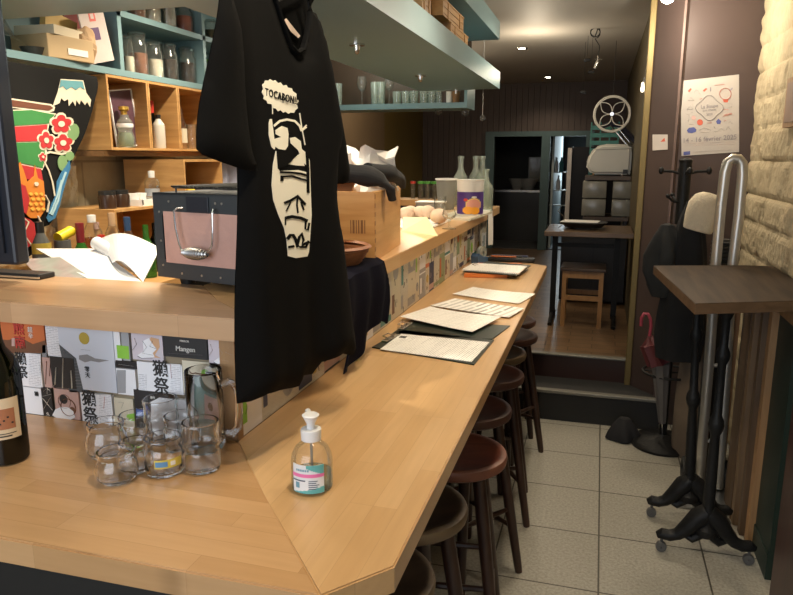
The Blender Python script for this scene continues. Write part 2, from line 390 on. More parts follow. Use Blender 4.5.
# right side
rough_wall('wall_right', .765, .9, 4.12, .0, 2.5, .155, -1, STONEM, .020, 11, 330, 190)
b = MB(); b.b2((.372, 4.12, 0), (.95, 4.2, 2.5)); S(b, 'wall_maroon', MAROON)
b = MB(); b.prism([(.235, 4.262, .0), (.372, 4.09, .0), (.40, 4.125, .0), (.40, 4.3, 0), (.28, 4.3, 0)], (0, 0, 2.5)); S(b, 'wall_corner_post', MAROON)
b = MB(); b.b2((.245, 4.29, 0), (.33, Yb, 2.5)); S(b, 'wall_right_far', mat('dark_far_wall', (.10, .078, .04), .55))
b = MB(); b.b2((.205, 4.245, .18), (.24, 4.275, 2.5), bev=.004); S(b, 'trim_4', BRASS)
b = MB(); b.b2((.366, 4.083, .0), (.378, 4.095, 2.5)); S(b, 'trim_5', mat('pale_seam', (.14, .09, .075), .5))
# street front behind the camera: wall with a wide window opening
b = MB(); b.b2((-2.5, -1.7, 0), (1.1, -1.6, .75)); b.b2((-2.5, -1.7, 2.35), (1.1, -1.6, 2.5)); S(b, 'wall_front', MAROON)
b = MB(); b.b2((-2.5, -1.6, 0), (-2.4, .8, 2.5)); S(b, 'wall_left_near', mat('beige_wall', (.3, .24, .16), .7))
b = MB(); b.b2((.98, -1.6, 0), (1.1, .9, 2.5)); S(b, 'wall_right_near', mat('beige_wall'  , (.3, .24, .16), .7))

# ================================================================== LOWER COUNTER
ZC = .983
XE, YN, YF = -.257, .738, 3.72        # aisle edge, near edge, far end
XS, YS = -.694, 1.176                 # splash faces
t = T('bar_counter', 'long pale beech drinking counter turning a corner, where glasses and menus lie', 'counter', (-.8, 1.0, 0))
th = .042
pA = [(-2.33, .717), (-.330, .752), (-.53, .98), (XS, YS), (-2.33, YS)]
pB = [(-.330, .752), (-.254, .845), (XE, YF), (-.616, 4.008), (XS, 4.008), (XS, YS), (-.53, .98)]
def top(pts, name, m, par, z1=ZC, th_=th):
    b = MB(); b.prism([(x, y, z1 - th_) for x, y in pts], (0, 0, th_))
    bmesh.ops.bevel(b.bm, geom=[e for e in b.bm.edges if all(v.co.z > z1 - .001 for v in e.verts)], offset=.0025, segments=2, affect='EDGES')
    return b.build(name, m, par, world=True)
top(pA, 'worktop', BAR_X, t); top(pB, 'worktop', BAR_Y, t)
b = MB(); b.b2((-2.33, 1.0, 0), (XS, 1.17, ZC - th)); b.b2((XS, 1.0, 0), (-.62, 3.9, ZC - th)); b.build('base_panel', BLACK, t, world=True)
# ================================================================== SPLASHBACK + RAISED COUNTER
ZU, TU = 1.25, .046
t = T('raised_counter', 'raised beech bar ledge running above the label-covered splashback', 'counter', (-.8, 1.3, 1.2))
UXE, UYN, UYF = -.622, 1.150, 4.44
qa = [(-2.33, UYN), (UXE, UYN), (-.80, 1.30), (-.93, 1.45), (-2.33, 1.45)]
qb = [(UXE, UYN), (UXE, UYF), (-.98, UYF), (-.93, 1.45), (-.80, 1.30)]
PALE = staves('beech_ledge_crosswise', 0, (.50, .31, .17), (.60, .385, .22))
top(qa, 'ledge', PALE, t, ZU, TU); top(qb, 'ledge', BAR_Y, t, ZU, TU)
b = MB(); b.b2((-2.33, YS + .006, 0), (XS - .006, YS + .05, ZU - TU)); b.b2((XS - .05, YS + .006, 0), (XS - .006, 4.40, ZU - TU)); b.build('supporting_wall', mat('splash_backing', (.25, .2, .13), .6), t, world=True)
b = MB(); b.b2((XS - .03, YS - .002, ZC), (XS + .004, YS + .02, ZU - TU)); b.build('corner_post', wood('corner_post_wood', (.25, .14, .06), (.36, .21, .09)), t, world=True)
# ------------------------------------------------------------------ labels on the splashback, left wing (faces the street)
INK = mat('ink_black', (.02, .02, .02), .6); INKR = mat('ink_red', (.45, .04, .03), .6); INKG = mat('ink_grey', (.25, .25, .26), .6); INKW = mat('ink_white', (.75, .74, .7), .6)
LW = mat('label_white', (.80, .81, .84), .5, var=.04); LC = mat('label_cream', (.62, .57, .44), .5, var=.06); LB = mat('label_black', (.02, .02, .022), .4)
LG = mat('label_lime', (.25, .55, .06), .5); LO = mat('label_orange', (.55, .15, .045), .5); LP = mat('label_pink', (.52, .34, .30), .5); LGR = mat('label_grey', (.33, .34, .36), .5)
LBL = mat('label_blue', (.06, .12, .38), .5); LGO = mat('label_gold', (.45, .34, .06), .4); LT = mat('label_teal', (.05, .22, .22), .5); LSG = mat('label_sage', (.25, .32, .18), .5); LN = mat('label_navy', (.03, .04, .10), .5); LBR = mat('label_brown', (.16, .07, .035), .5)
LTXT = printed('label_small_print', (.78, .79, .82), (.2, .2, .25), .004, .016, .55, 'XZ'); LTXT2 = printed('label_small_print_side', (.64, .61, .52), (.2, .2, .2), .005, .018, .5, 'YZ')
spl = T('label_collage', 'collage of rice-wine bottle labels on the splashback facing the street', 'label collage', (-1.1, YS, 1.1))
def L3(p, dy=0): v = aty(p[0], p[1], YS); return Vector((v.x, YS - dy, v.z))
def label(quad, m, deco=(), lay=0, txt=()):
    d0 = .0005 + lay * .0007
    if len(quad) == 4 and not isinstance(quad[0], (tuple, list)):
        x0, y0, x1, y1 = quad
        A, C_ = L3((x0, y0)), L3((x1, y1)); pts = [Vector((A.x, 0, A.z)), Vector((C_.x, 0, A.z)), Vector((C_.x, 0, C_.z)), Vector((A.x, 0, C_.z))]
    else: pts = [L3(p) for p in quad]
    for p in pts: p.y = YS - d0 ; p.z = min(max(p.z, ZC + .001), ZU - TU - .001); p.x = min(p.x, XS - .004)
    b = MB(); b.prism(pts, (0, .0066 + lay * .0007, 0)); mats = [m]
    for i, (kind, mm, *g) in enumerate(deco):
        if mm not in mats: mats.append(mm)
        b.m(mats.index(mm)); dd = d0 + .0004 + i * .0002
        if kind == 'p': b.prism([L3(p, dd) for p in g[0]], (0, .0003, 0))
        if kind == 'o':
            c = L3(g[0], dd); r = g[1]; b.cyl(c, c + Vector((0, .0003, 0)), r, seg=28)
        if kind == 'ring':
            c = L3(g[0], dd); r = g[1]; w_ = g[2]; n = 28; P = [c + Vector((r * math.cos(2 * math.pi * k / n), 0, r * math.sin(2 * math.pi * k / n))) for k in range(n)]
            b.tube(P, w_, 5, closed=True, flat=.3)
        if kind == 's':   # brush stroke
            b.tube([L3(p, dd) for p in g[0]], g[1], 6, flat=.25)
    o = b.build('bottle_label', mats, spl, world=True)
    for (s, p, size, mm, *q) in txt:
        c = L3(p, d0 + .0012) - spl.location
        text(s, 'lettering', mm, o, size, frame(c, (1, 0, 0), (0, 0, 1)), bold=q[0] if q else 0)
    return o
label((-14, 318, 46.5, 353), LO, [('p', LBR, [(-14, 338), (8, 340), (20, 337), (33, 344), (46, 340), (46, 353), (-14, 353)]), ('p', LP, [(12, 338), (15, 338), (15, 346), (12, 346)])], txt=[('熊\n南', (20, 336), .032, INKR, .0005), ('超\n辛', (31, 333), .014, INKW)])
label((-20, 352, 18, 415), LTXT, [])
label((18, 352, 43, 388), LW, [('p', LTXT, [(29, 354), (41, 354), (41, 386), (29, 386)])], txt=[('獺\n祭', (22, 366), .032, INK, .0003)])
label((18, 386, 44, 418), LW, [], txt=[('獺', (37, 394), .012, INK)])
label((45, 325, 62, 357), LTXT, [('p', INKG, [(42.5, 345), (47, 345), (47, 357), (42.5, 357)])])
label((42, 357, 54, 388), LP, [('s', LBR, [(47, 361), (46, 384)], .0015), ('s', LBR, [(51, 360), (50, 376)], .0015)])
label([(59, 343), (78, 343), (88, 392), (70, 392)], mat('label_slate', (.08, .09, .10), .5), [('s', INKG, [(62, 346), (66, 354), (74, 352)], .001), ('s', INKG, [(66, 347), (74, 358)], .0008)] + [('s', LGR, [(75 + k * .25, 362 + k * 3), (81 + k * .25, 362 + k * 3)], .0005) for k in range(9)], lay=1)
label((50, 356, 77, 389), LB, [('s', INKW, [(64, 358), (63.5, 388)], .0024), ('s', INKW, [(57, 367), (56, 384), (53, 387)], .002), ('s', INKW, [(72, 370), (73, 388)], .002)], lay=2)
label([(58, 324), (113, 330), (118, 393), (84, 389), (77, 358), (60, 344)], mat('label_pale_blue', (.60, .64, .72), .45, var=.02), [('o', LGO, (85, 338), .0135), ('p', INKG, [(80, 355), (88, 354), (96, 358), (110, 360), (100, 362), (92, 360.5), (86, 362), (80, 359)]), ('s', INKG, [(82, 349), (91, 350)], .0006)], lay=3, txt=[('零\n天', (88.5, 372), .0135, INK)])
label((41, 387, 54, 418), LB, [('s', INKW, [(47.5, 387), (47.5, 394)], .0009), ('s', INKW, [(43, 396), (52, 394)], .0009), ('s', INKW, [(51, 397), (44, 409)], .0009), ('s', INKW, [(43, 398), (53, 410)], .0009), ('s', INKW, [(44, 391), (47.5, 388), (51, 391)], .0008)], txt=[('久', (48.5, 414), .009, INKW)])
label((54, 388, 81, 420), LP, [('o', LB, (64, 399), .011), ('ring', LBR, (69, 407), .020, .0022), ('o', LBR, (73, 410), .008), ('ring', LBR, (65, 401), .0165, .0008), ('p', LW, [(53, 415), (56, 409), (62, 406.5), (69, 407), (74, 411), (76, 417), (70, 420), (58, 418)])], lay=1)
label((81, 392, 115, 427), LW, [('p', LTXT, [(100, 394), (112, 394), (112, 426), (100, 426)]), ('s', INKR, [(106, 396), (105, 408)], .0008)], lay=4, txt=[('獺\n祭', (91, 407), .038, INK, .0004)])
label((113, 331, 122, 362), LW, [])
label((121, 331, 131, 361), LGR, [], lay=1)
label((117, 345, 130, 359), LG, [], lay=2)
def critter(x, y, s=1):   # plain generic brush-drawn animal in a robe
    f_ = lambda a, b_: (x + a * s, y + b_ * s)
    return [('p', mat('label_apricot', (.60, .36, .20), .5), [f_(4, -10), f_(12, -8), f_(13, 0), f_(8, 8), f_(14, 11), f_(4, 10), f_(0, 2)]), ('p', LW, [f_(-4, -6), f_(2, -9), f_(6, -3), f_(10, 2), f_(6, 6), f_(8, 10), f_(-6, 11), f_(-9, 8), f_(-3, 4)]),
            ('s', INKG, [f_(-4, -6), f_(0, 0), f_(-4, 6), f_(6, 8)], .0010), ('s', INKG, [f_(6, -6), f_(3, -1), f_(10, 2)], .0010), ('s', INK, [f_(-9, 9), f_(-5, 11), f_(6, 11)], .0009), ('s', LBR, [f_(-12, -9), f_(-10, -3), f_(-14, 3)], .0008)]
label((131, 333, 164, 362), mat('label_lilac', (.58, .53, .58), .5), critter(147, 347))
label((163, 335, 208, 360), LB, [('s', INKG, [(168, 353), (203, 355)], .0004)], lay=1, txt=[('Mangen', (186, 349), .0150, INKW), ('MIRROR', (185, 341), .006, INKW)])
label((208, 338, 236, 371), mat('label_lilac', (.5, .5, .5), .5), critter(223, 353))
label((116, 360, 137, 369), LB, [('s', INKW, [(119, 364), (134, 366)], .0005)], lay=1)
label((116, 368, 137, 396), LW, [('p', LGR, [(117, 370), (126, 370), (126, 393), (117, 393)])])
label((137, 361, 184, 395), LW, [('p', LTXT, [(139, 374), (147, 374), (147, 394), (139, 394)]), ('p', LTXT, [(171, 364), (181, 364), (181, 393), (171, 393)]), ('s', INKR, [(171, 364), (172, 378)], .0008)], lay=1, txt=[('獺\n祭', (161.5, 378), .038, INK, .0004)])
label((182, 360, 236, 398), LC, [('s', LBR, [(186, 384), (196, 376), (214, 374), (228, 380), (234, 390)], .003), ('o', LG, (206, 375), .010)])
label((206, 372, 236, 382), LB, [], lay=1)
label((134, 389, 178, 440), LB, [('p', LBL, [(137, 408), (147, 409), (147, 418), (137, 418)])], lay=2, txt=[('獺祭', (153, 397), .007, INKW)])
label((114, 397, 136, 435), LC, [('p', LG, [(126, 413), (135, 412), (135, 421), (126, 421)]), ('s', INKG, [(118, 402), (124, 402), (122, 408)], .0006)], lay=1)
label([(150, 402), (160, 397), (188, 400), (190, 440), (150, 438)], LW, [], lay=3)
label((188, 396, 236, 445), mat('label_dull_teal', (.16, .26, .24), .5), [('p', LP, [(205, 400), (226, 402), (226, 418), (205, 418)]), ('o', LBR, (212, 408), .007)], lay=1)
for k in range(5):
    x0 = -60 + k * -35
    label((x0, 318, x0 + 34, 415), [LW, LC, LP, LTXT, LSG][k], [('s', INK, [(x0 + 10, 340), (x0 + 14, 390)], .003)])
# right wing: labels facing the aisle
spr = T('label_collage', 'long collage of many small bottle labels on the splashback facing the aisle', 'label collage', (XS, 2.5, 1.1))
rnd = random.Random(5)
y = YS + .006; zlo, zhi = ZC + .001, ZU - TU - .001
pal = [LW, LC, LC, LTXT2, LC, LTXT2, LSG, LGR, LC, LB, LN, LC, LW, LTXT2, LTXT2, LC]
n = 0
while y < 4.36:
    wd = rnd.uniform(.065, .125); y1 = min(y + wd, 4.38); zm = zlo + (zhi - zlo) * rnd.uniform(.35, .65)
    for (z0, z1) in ((zlo, zm), (zm, zhi)):
        m = rnd.choice(pal); lift = rnd.choice([.0008, .0014, .002])
        b = MB(); b.b2((XS - .006, y, z0), (XS + lift, y1, z1)); mats = [m]
        light = m in (LW, LC, LTXT2, LSG, LGO)
        ac = rnd.choice([LBR, LGR, LT, LG, LSG, LN, LGR, LGO, LO, LGR] if light else [LC, LW, LP]); mats.append(ac); b.m(1)
        k = rnd.random(); x_ = XS + lift; w_ = y1 - y; h_ = z1 - z0
        if k < .35: b.b2((x_ - .001, y, z0 + h_ * .05), (x_ + .0005, y1, z0 + h_ * rnd.uniform(.15, .35)))
        elif k < .6: b.cyl((x_ - .001, y + w_ * .5, z0 + h_ * .6), (x_ + .0005, y + w_ * .5, z0 + h_ * .6), w_ * .28, seg=18)
        else: b.b2((x_ - .001, y + w_ * .1, z0 + h_ * .2), (x_ + .0005, y + w_ * .35, z0 + h_ * .85))
        mats.append(INK if light else INKW); b.m(2)
        for q in range(rnd.randint(1, 3)):
            a = (y + w_ * rnd.uniform(.3, .8), z0 + h_ * rnd.uniform(.2, .85)); c = (a[0] + rnd.uniform(-.015, .015), a[1] - rnd.uniform(.005, .03))
            b.tube([(x_ + .0004, *a), (x_ + .0004, (a[0] + c[0]) / 2 + .003, (a[1] + c[1]) / 2), (x_ + .0004, *c)], .0012, 5, flat=.3)
        b.build('bottle_label', mats, spr, world=True); n += 1
    y = y1
# ================================================================== OVERHEAD SHELVES
ZS, TS = 1.955, .095
t = T('hanging_shelf', 'thick grey-green shelf hung above the bar, the lower one, turning a corner', 'shelf', (-.85, 1.4, ZS))
b = MB(); b.prism([(x, y, ZS) for x, y in [(-2.35, 1.15), (-.61, 1.15), (-.61, 4.20), (-1.10, 4.20), (-1.10, 1.705), (-2.35, 1.705)]], (0, 0, TS)); b.build('board', TEAL, t, world=True)
def fitting(p, par):
    b = MB(); x, y, z = p
    b.cyl((x, y, z), (x, y, z - .006), .028, seg=20); b.cyl((x, y, z - .006), (x, y, z - .022), .012, .010, seg=14); b.m(1).sph((x, y, z - .026), .009)
    b.build('spotlight_fitting', [CHROME, mat('halogen_capsule', (.35, .25, .15), .2)], par, world=True, smooth=True)
fitting((-1.15, 1.40, ZS), t)  # unseen fitting, added to go with the fill bulb under this shelf
for p in [(357, 46), (420.5, 77), (456, 92)]:
    v = atz(p[0], p[1] - 2, ZS); fitting((v.x, v.y, ZS), t)
for (x, y) in ((-.95, 1.5), (-.95, 2.9), (-.95, 4.05), (-2.2, 1.3)): MB().cyl((x, y, ZS + TS), (x, y, 2.5), .008, seg=10).build('hanging_rod', CHROME, t, world=True)
t = T('hanging_shelf', 'upper grey-green shelf close under the ceiling, above the slatted wooden boxes', 'shelf', (-.85, 2.5, 2.22))
b = MB(); b.b2((-1.15, 1.0, 2.222), (-.61, 4.14, 2.318)); b.build('board', TEAL, t, world=True)
for (x, y) in ((-.8, 1.6), (-.8, 3.9)): MB().cyl((x, y, 2.318), (x, y, 2.5), .008, seg=10).build('hanging_rod', CHROME, t, world=True)
# slatted wooden boxes standing on the lower hanging shelf
def woodbox(y0, y1, z0, z1, x0, x1, label):
    t = T('wooden_box', label, 'box', ((x0 + x1) / 2, (y0 + y1) / 2, z0), 0, 'slatted wooden boxes on the hanging shelf')
    b = MB(); e = .008
    b.b2((x0, y0, z0), (x1, y1, z0 + e)); b.b2((x0, y0, z0 + e), (x0 + e, y1, z1)); b.b2((x0, y0, z0 + e), (x1, y0 + e, z1)); b.b2((x0, y1 - e, z0 + e), (x1, y1, z1))
    n = 2 if z1 - z0 < .12 else 3
    h = (z1 - z0 - e) / n
    for k in range(n): b.b2((x1 - e, y0 + e, z0 + e + k * h + .003), (x1, y1 - e, z0 + e + (k + 1) * h))
    b.build('box_body', PINE, t, world=True)
    b = MB(); b.b2((x0 - .003, y0 - .003, z1), (x1 + .003, y1 + .003, z1 + .006)); b.build('lid', PINE, t, world=True)
    for f in (.22, .78): yy = y0 + (y1 - y0) * f; MB().b2((x1, yy - .006, z0), (x1 + .004, yy + .006, z1)).build('batten', PINEZ, t, world=True)
zt = ZS + TS
woodbox(2.95, 3.33, zt, zt + .055, -.86, -.64, 'flat pine box lowest in the stack on the hanging shelf')
woodbox(2.80, 3.22, zt + .061, zt + .12, -.86, -.64, 'slatted pine box in the middle of the stack on the hanging shelf')
woodbox(2.72, 2.92, zt + .126, zt + .168, -.80, -.65, 'small pine box topmost of the stack on the hanging shelf')
woodbox(2.55, 2.68, zt, zt + .155, -.86, -.66, 'upright pine box standing left of the stack on the hanging shelf')
# ================================================================== STOOLS
def stool(label, seatm, first=True):
    t = T('bar_stool', label, 'stool', (0, 0, 0), 0, 'round wooden stools in a row along the counter')
    hs, r = .66, .160
    b = MB(); b.lathe([(0, hs - .040), (r * .9, hs - .040), (r * .99, hs - .030), (r * 1.01, hs - .014), (r * .985, hs - .003), (r * .93, hs), (r * .84, hs - .001), (r * .78, hs - .006), (r * .4, hs - .010), (0, hs - .011)], seg=40); b.build('seat', seatm, t, smooth=True)
    feet = []
    for k in range(4):
        a = R(45 + 90 * k); ca, sa = math.cos(a), math.sin(a)
        p1 = Vector((ca * .105, sa * .105, hs - .038)); p0 = Vector((ca * .208, sa * .208, 0)); feet.append((p0, p1))
        b = MB(); b.lathe([(0, 0), (.0135, 0), (.0155, .02), (.019, .25), (.021, .5), (.020, (p1 - p0).length - .01), (0, (p1 - p0).length)], c=p0, seg=14, rot=(p1 - p0).to_track_quat('Z', 'Y').to_matrix())
        b.build('leg', STOOLLEG, t, smooth=True)
    for k in range(4):
        f = .30 if k % 2 else .42
        A = feet[k][0].lerp(feet[k][1], f); B = feet[(k + 1) % 4][0].lerp(feet[(k + 1) % 4][1], f)
        b = MB(); b.tube([A, A.lerp(B, .5), B], [.008, .011, .008], 8); b.build('stretcher', STOOLLEG, t, smooth=True)
    return t
STOOLLEG = wood('stool_dark_wood', (.030, .013, .008), (.060, .028, .018), 'Z', .35)
def seatmat(name, c1, c2, worn):
    m = wood(name, c1, c2, 'X', .42)
    m.node_tree.nodes['Principled BSDF'].inputs['Specular IOR Level'].default_value = .3
    N, L = m.node_tree.nodes, m.node_tree.links; b = N['Principled BSDF']; src = b.inputs['Base Color'].links[0].from_socket
    tc = N.new('ShaderNodeTexCoord'); le = N.new('ShaderNodeVectorMath'); le.operation = 'LENGTH'
    mp = N.new('ShaderNodeMapping'); mp.inputs['Scale'].default_value = (1, 1, 0); L.new(tc.outputs['Object'], mp.inputs[0]); L.new(mp.outputs[0], le.inputs[0])
    no = N.new('ShaderNodeTexNoise'); no.inputs['Scale'].default_value = 14; L.new(tc.outputs['Object'], no.inputs[0])
    ad = N.new('ShaderNodeMath'); ad.operation = 'MULTIPLY_ADD'; ad.inputs[1].default_value = .045; L.new(no.outputs['Fac'], ad.inputs[0]); L.new(le.outputs['Value'], ad.inputs[2])
    cr = N.new('ShaderNodeValToRGB'); cr.color_ramp.elements[0].position = .160; cr.color_ramp.elements[1].position = .180
    cr.color_ramp.elements[0].color = (0, 0, 0, 1); cr.color_ramp.elements[1].color = (1, 1, 1, 1); L.new(ad.outputs[0], cr.inputs[0])
    mx = N.new('ShaderNodeMix'); mx.data_type = 'RGBA'; mx.inputs[7].default_value = (*worn, 1); L.new(cr.outputs[0], mx.inputs[0]); L.new(src, mx.inputs[6]); L.new(mx.outputs[2], b.inputs['Base Color'])
    return m
SB = seatmat('seat_worn_brown', (.016, .009, .005), (.034, .021, .012), (.16, .11, .06))
SR = seatmat('seat_mahogany_red', (.055, .014, .009), (.11, .030, .017), (.19, .075, .045))
SD = seatmat('seat_dark_red', (.028, .010, .008), (.055, .019, .013), (.09, .042, .030))
spec = [(-.455, 1.27, SB, 15, 'worn brown round stool nearest the camera, half under the counter corner'),
        (-.445, 1.60, SB, 40, 'dark brown round stool with a pale worn rim, second from the camera'),
        (-.390, 1.965, SR, 8, 'reddish mahogany round stool, third from the camera and the reddest'),
        (-.425, 2.36, SD, 52, 'dark red round stool, fourth from the camera'),
        (-.425, 2.78, SD, 30, 'dark red round stool, fifth from the camera'),
        (-.452, 3.12, SB, 20, 'brown round stool with a yellowish seat, sixth from the camera'),
        (-.430, 3.46, SD, 60, 'dark round stool, seventh from the camera and next to the last'),
        (-.470, 3.80, SD, 10, 'dark round stool at the far end of the counter, beside the steps')]
protos = {}
for (x, y, m, rz, lb) in spec:
    if m in protos: o = dup(protos[m], (x, y, 0), R(rz), lb)
    else: o = stool(lb, m); o.location = (x, y, 0); o.rotation_euler.z = R(rz); protos[m] = o
# ================================================================== THINGS ON THE LOWER COUNTER
def on(px, py, z=ZC): v = atz(px, py, z); return (v.x, v.y, z)
# wine bottle
p = on(8, 459)
t = T('wine_bottle', 'dark green wine bottle with a cream and rust label, left edge of the counter', 'bottle', p)
prof = [(0, .004), (.030, 0), (.0385, .004), (.0395, .02), (.0395, .165), (.038, .185), (.031, .207), (.019, .225), (.0155, .24), (.0145, .26), (.0145, .298), (.0165, .30), (.0165, .308), (.0145, .31), (.010, .31)]
b = MB(); b.lathe(prof, seg=40); b.build('bottle_body', DARKG, t, smooth=True)
b = MB(); b.lathe([(0, .008), (.034, .008), (.0345, .12), (0, .12)], seg=32); b.build('wine', mat('red_wine', (.01, .004, .003), .1), t, smooth=True)
def arc(b, r, a0, a1, z0, z1, n=16, th_=.0005):
    A = [(r * math.cos(a0 + (a1 - a0) * k / n), r * math.sin(a0 + (a1 - a0) * k / n)) for k in range(n + 1)]
    for (x0, y0), (x1, y1) in zip(A, A[1:]):
        q = [b.bm.verts.new(v) for v in ((x0, y0, z0), (x1, y1, z0), (x1, y1, z1), (x0, y0, z1))]
        q2 = [b.bm.verts.new((v.co.x * (1 + th_ / r), v.co.y * (1 + th_ / r), v.co.z)) for v in q]
        for f in ((0, 1, 2, 3),): 
            b._tag([b.bm.faces.new(q[::-1]), b.bm.faces.new(q2)])
        for i in range(4): b._tag([b.bm.faces.new([q[i], q[(i + 1) % 4], q2[(i + 1) % 4], q2[i]])])
    return b
ang = math.atan2(-p[1], -p[0])        # towards the viewer
b = MB(); arc(b, .0398, ang - 1.15, ang + .75, .055, .135); b.m(1); arc(b, .0404, ang - .9, ang + .50, .075, .115); b.m(2); arc(b, .0404, ang - .9, ang + .5, .0655, .067); arc(b, .0404, ang - .6, ang + .3, .060, .0625)
for k in range(7): a = ang - .7 + k * .17; arc(b, .0408, a, a + .09, .085 + .006 * (k % 3), .088 + .006 * (k % 3), 3)
b.build('paper_label', [mat('wine_label_cream', (.66, .52, .34), .6), mat('wine_label_rust', (.38, .15, .07), .6), INK], t)
#t_lab = text('KLAUS', 'lettering', INK, t, .007, frame((math.cos(ang - .1) * .0412, math.sin(ang - .1) * .0412, .062), (-math.sin(ang - .1), math.cos(ang - .1), 0), (0, 0, 1))) if False else None
# glasses
def cup(name, label, cat, loc, prof_out, thick, group=None, m=NGLASS, seg=40):
    t = T(name, label, cat, loc, 0, group)
    n = len(prof_out)
    inner = [(max(r - thick, 0), z + (.006 if i == 0 else 0)) for i, (r, z) in enumerate(prof_out)]
    inner[0] = (max(prof_out[1][0] - thick, .002), .007)
    inner = [q for q in inner if q[1] >= .007 or q is inner[0]]
    full = [(0, .0015), *prof_out[0:], *reversed(inner), (0, .007)]
    b = MB(); b.lathe(full, seg=seg); b.build('bowl', m, t, smooth=True)
    return t
G = 'small clear glasses clustered on the near counter'
squat = [(.022, 0), (.029, .002), (.0365, .012), (.038, .024), (.035, .036), (.0305, .043), (.0300, .047), (.0325, .050), (.0335, .054), (.0325, .058)]
tumb = [(.027, 0), (.033, .003), (.035, .010), (.0355, .040), (.034, .047), (.031, .052), (.031, .056), (.034, .060), (.035, .066), (.0335, .071)]
tall = [(.025, 0), (.031, .003), (.034, .010), (.0345, .034), (.032, .041), (.0315, .045), (.0345, .050), (.0355, .056), (.034, .060), (.0335, .082), (.035, .087), (.0345, .094), (.0335, .096)]
def glass_thing(px, py, prof_, label, th_=.0030, rz=0): return cup('glass_jar', label, 'glass', on(px, py), prof_, th_, G)
a = glass_thing(118, 480, squat, 'squat clear glass pot at the front left of the cluster')
glass_thing(108, 455, [(r * 1.05, z * 1.2) for r, z in squat], 'wide clear glass pot at the far left of the cluster')
glass_thing(136, 470, [(r * .85, z) for r, z in squat], 'small clear glass pot between the squat pot and the one with a yellow band')
g = glass_thing(165, 472, tumb, 'clear glass pot with a yellow and blue printed band')
gx, gy, gz = g.location; a0 = math.atan2(-gy, -gx)
b = MB(); arc(b, .0360, a0 - .5, a0 + .95, .023, .039); b.m(1); arc(b, .0364, a0 - .45, a0 + .15, .026, .036); b.m(2); arc(b, .0364, a0 + .3, a0 + .55, .027, .035, 5)
b.build('printed_band', [mat('band_yellow', (.62, .50, .08), .4), mat('band_blue', (.10, .25, .45), .4), INKW], g)
glass_thing(203, 469, tall, 'tall clear glass pot with a waist ring at the front right of the cluster')
glass_thing(163, 442, tall, 'clear glass pot at the back of the cluster, left of the beer mug')
glass_thing(137, 445, [(r * .9, z * .95) for r, z in tumb], 'clear glass pot at the back of the cluster before the green label')
glass_thing(183, 448, tumb, 'clear glass pot in the middle of the back row, touching the mug')
# beer mug with handle
p = on(207.5, 446); R_ = .037
t = T('beer_mug', 'tall clear glass beer mug with a thick handle, behind the small glasses', 'mug', p)
b = MB(); b.lathe([(0, .004), (.034, 0), (R_ * .98, .006), (R_, .02), (R_ * .99, .08), (R_, .160), (R_ - .001, .163), (R_ - .005, .158), (R_ - .0065, .08), (R_ - .0065, .026), (R_ - .008, .016), (0, .016)], seg=40); b.build('body', NGLASS, t, smooth=True)
b = MB(); d = Vector((.90, .28, 0)).normalized(); H = [(R_ - .002, .128), (R_ + .012, .138), (R_ + .027, .130), (R_ + .032, .105), (R_ + .031, .07), (R_ + .027, .04), (R_ + .014, .026), (R_ - .002, .030)]
b.tube([d * q + Vector((0, 0, z)) for q, z in H], .0075, 12); b.build('handle', NGLASS, t, smooth=True)
# hand sanitiser
p = on(312.5, 487)
san = t = T('sanitiser_bottle', 'clear pump bottle of hand sanitiser with a pink, white and teal label', 'bottle', p)
b = MB(); b.lathe([(0, .003), (.026, 0), (.0315, .003), (.0325, .012), (.0325, .050), (.031, .062), (.026, .074), (.018, .082), (.013, .086), (.0125, .092), (0, .092)], seg=40); b.build('bottle_body', CLEAR, t, smooth=True)
b = MB(); b.lathe([(0, .005), (.030, .005), (.0302, .030), (0, .030)], seg=32); b.build('gel', glass('clear_gel', (.75, .82, .80), (.4, .55, .52)), t, smooth=True)
b = MB(); b.lathe([(0, .088), (.0155, .088), (.016, .104), (.0155, .107), (.008, .108), (0, .108)], seg=28); b.lathe([(0, .108), (.0065, .108), (.0065, .116), (.012, .128), (.0135, .131), (.011, .133), (0, .133)], seg=24)
b.tube([(0, 0, .126), (-.012, .018, .128), (-.018, .030, .124)], .0045, 10); b.build('pump', mat('pump_white', (.75, .75, .74), .35, var=.02), t, smooth=True)
b = MB(); b.cyl((0, 0, .012), (0, 0, .09), .0022, seg=8); b.build('dip_tube', DUSTY, t)
a0 = math.atan2(-p[1], -p[0]) - .18
TQ = mat('label_turquoise', (.12, .42, .42), .4); PK = mat('label_hot_pink', (.75, .18, .40), .4); WL = mat('label_bright_white', (.75, .77, .78), .4)
b = MB(); arc(b, .0327, a0 - .85, a0 + .75, .006, .056); b.m(1)
for k in range(8): arc(b, .0331, a0 - .1 + k * .105, a0 - .1 + (k + 1) * .105, .050 - k * .0016, .056, 2); arc(b, .0331, a0 - .85 + k * .2, a0 - .65 + k * .2, .006, .006 + .001 + k * .0014, 2)
b.m(2); arc(b, .0333, a0 - .85, a0 + .75, .0345, .0405); b.m(3)
arc(b, .0334, a0 - .80, a0 - .15, .0275, .0295); 
for k in range(5): arc(b, .0334, a0 + .0, a0 + .35 + .07 * (k % 3), .0135 + k * .0035, .0147 + k * .0035, 6)
b.m(4); arc(b, .0334, a0 - .65, a0 - .45, .015, .025)
for k in range(6): arc(b, .0334, a0 - .6 + k * .11, a0 - .53 + k * .11, .045, .0485, 2)
b.build('paper_label', [WL, TQ, PK, mat('label_text_dark', (.06, .08, .12), .5), mat('label_steel_blue', (.15, .33, .42), .5)], t)
san.scale = (1.13, 1.13, 1.04)
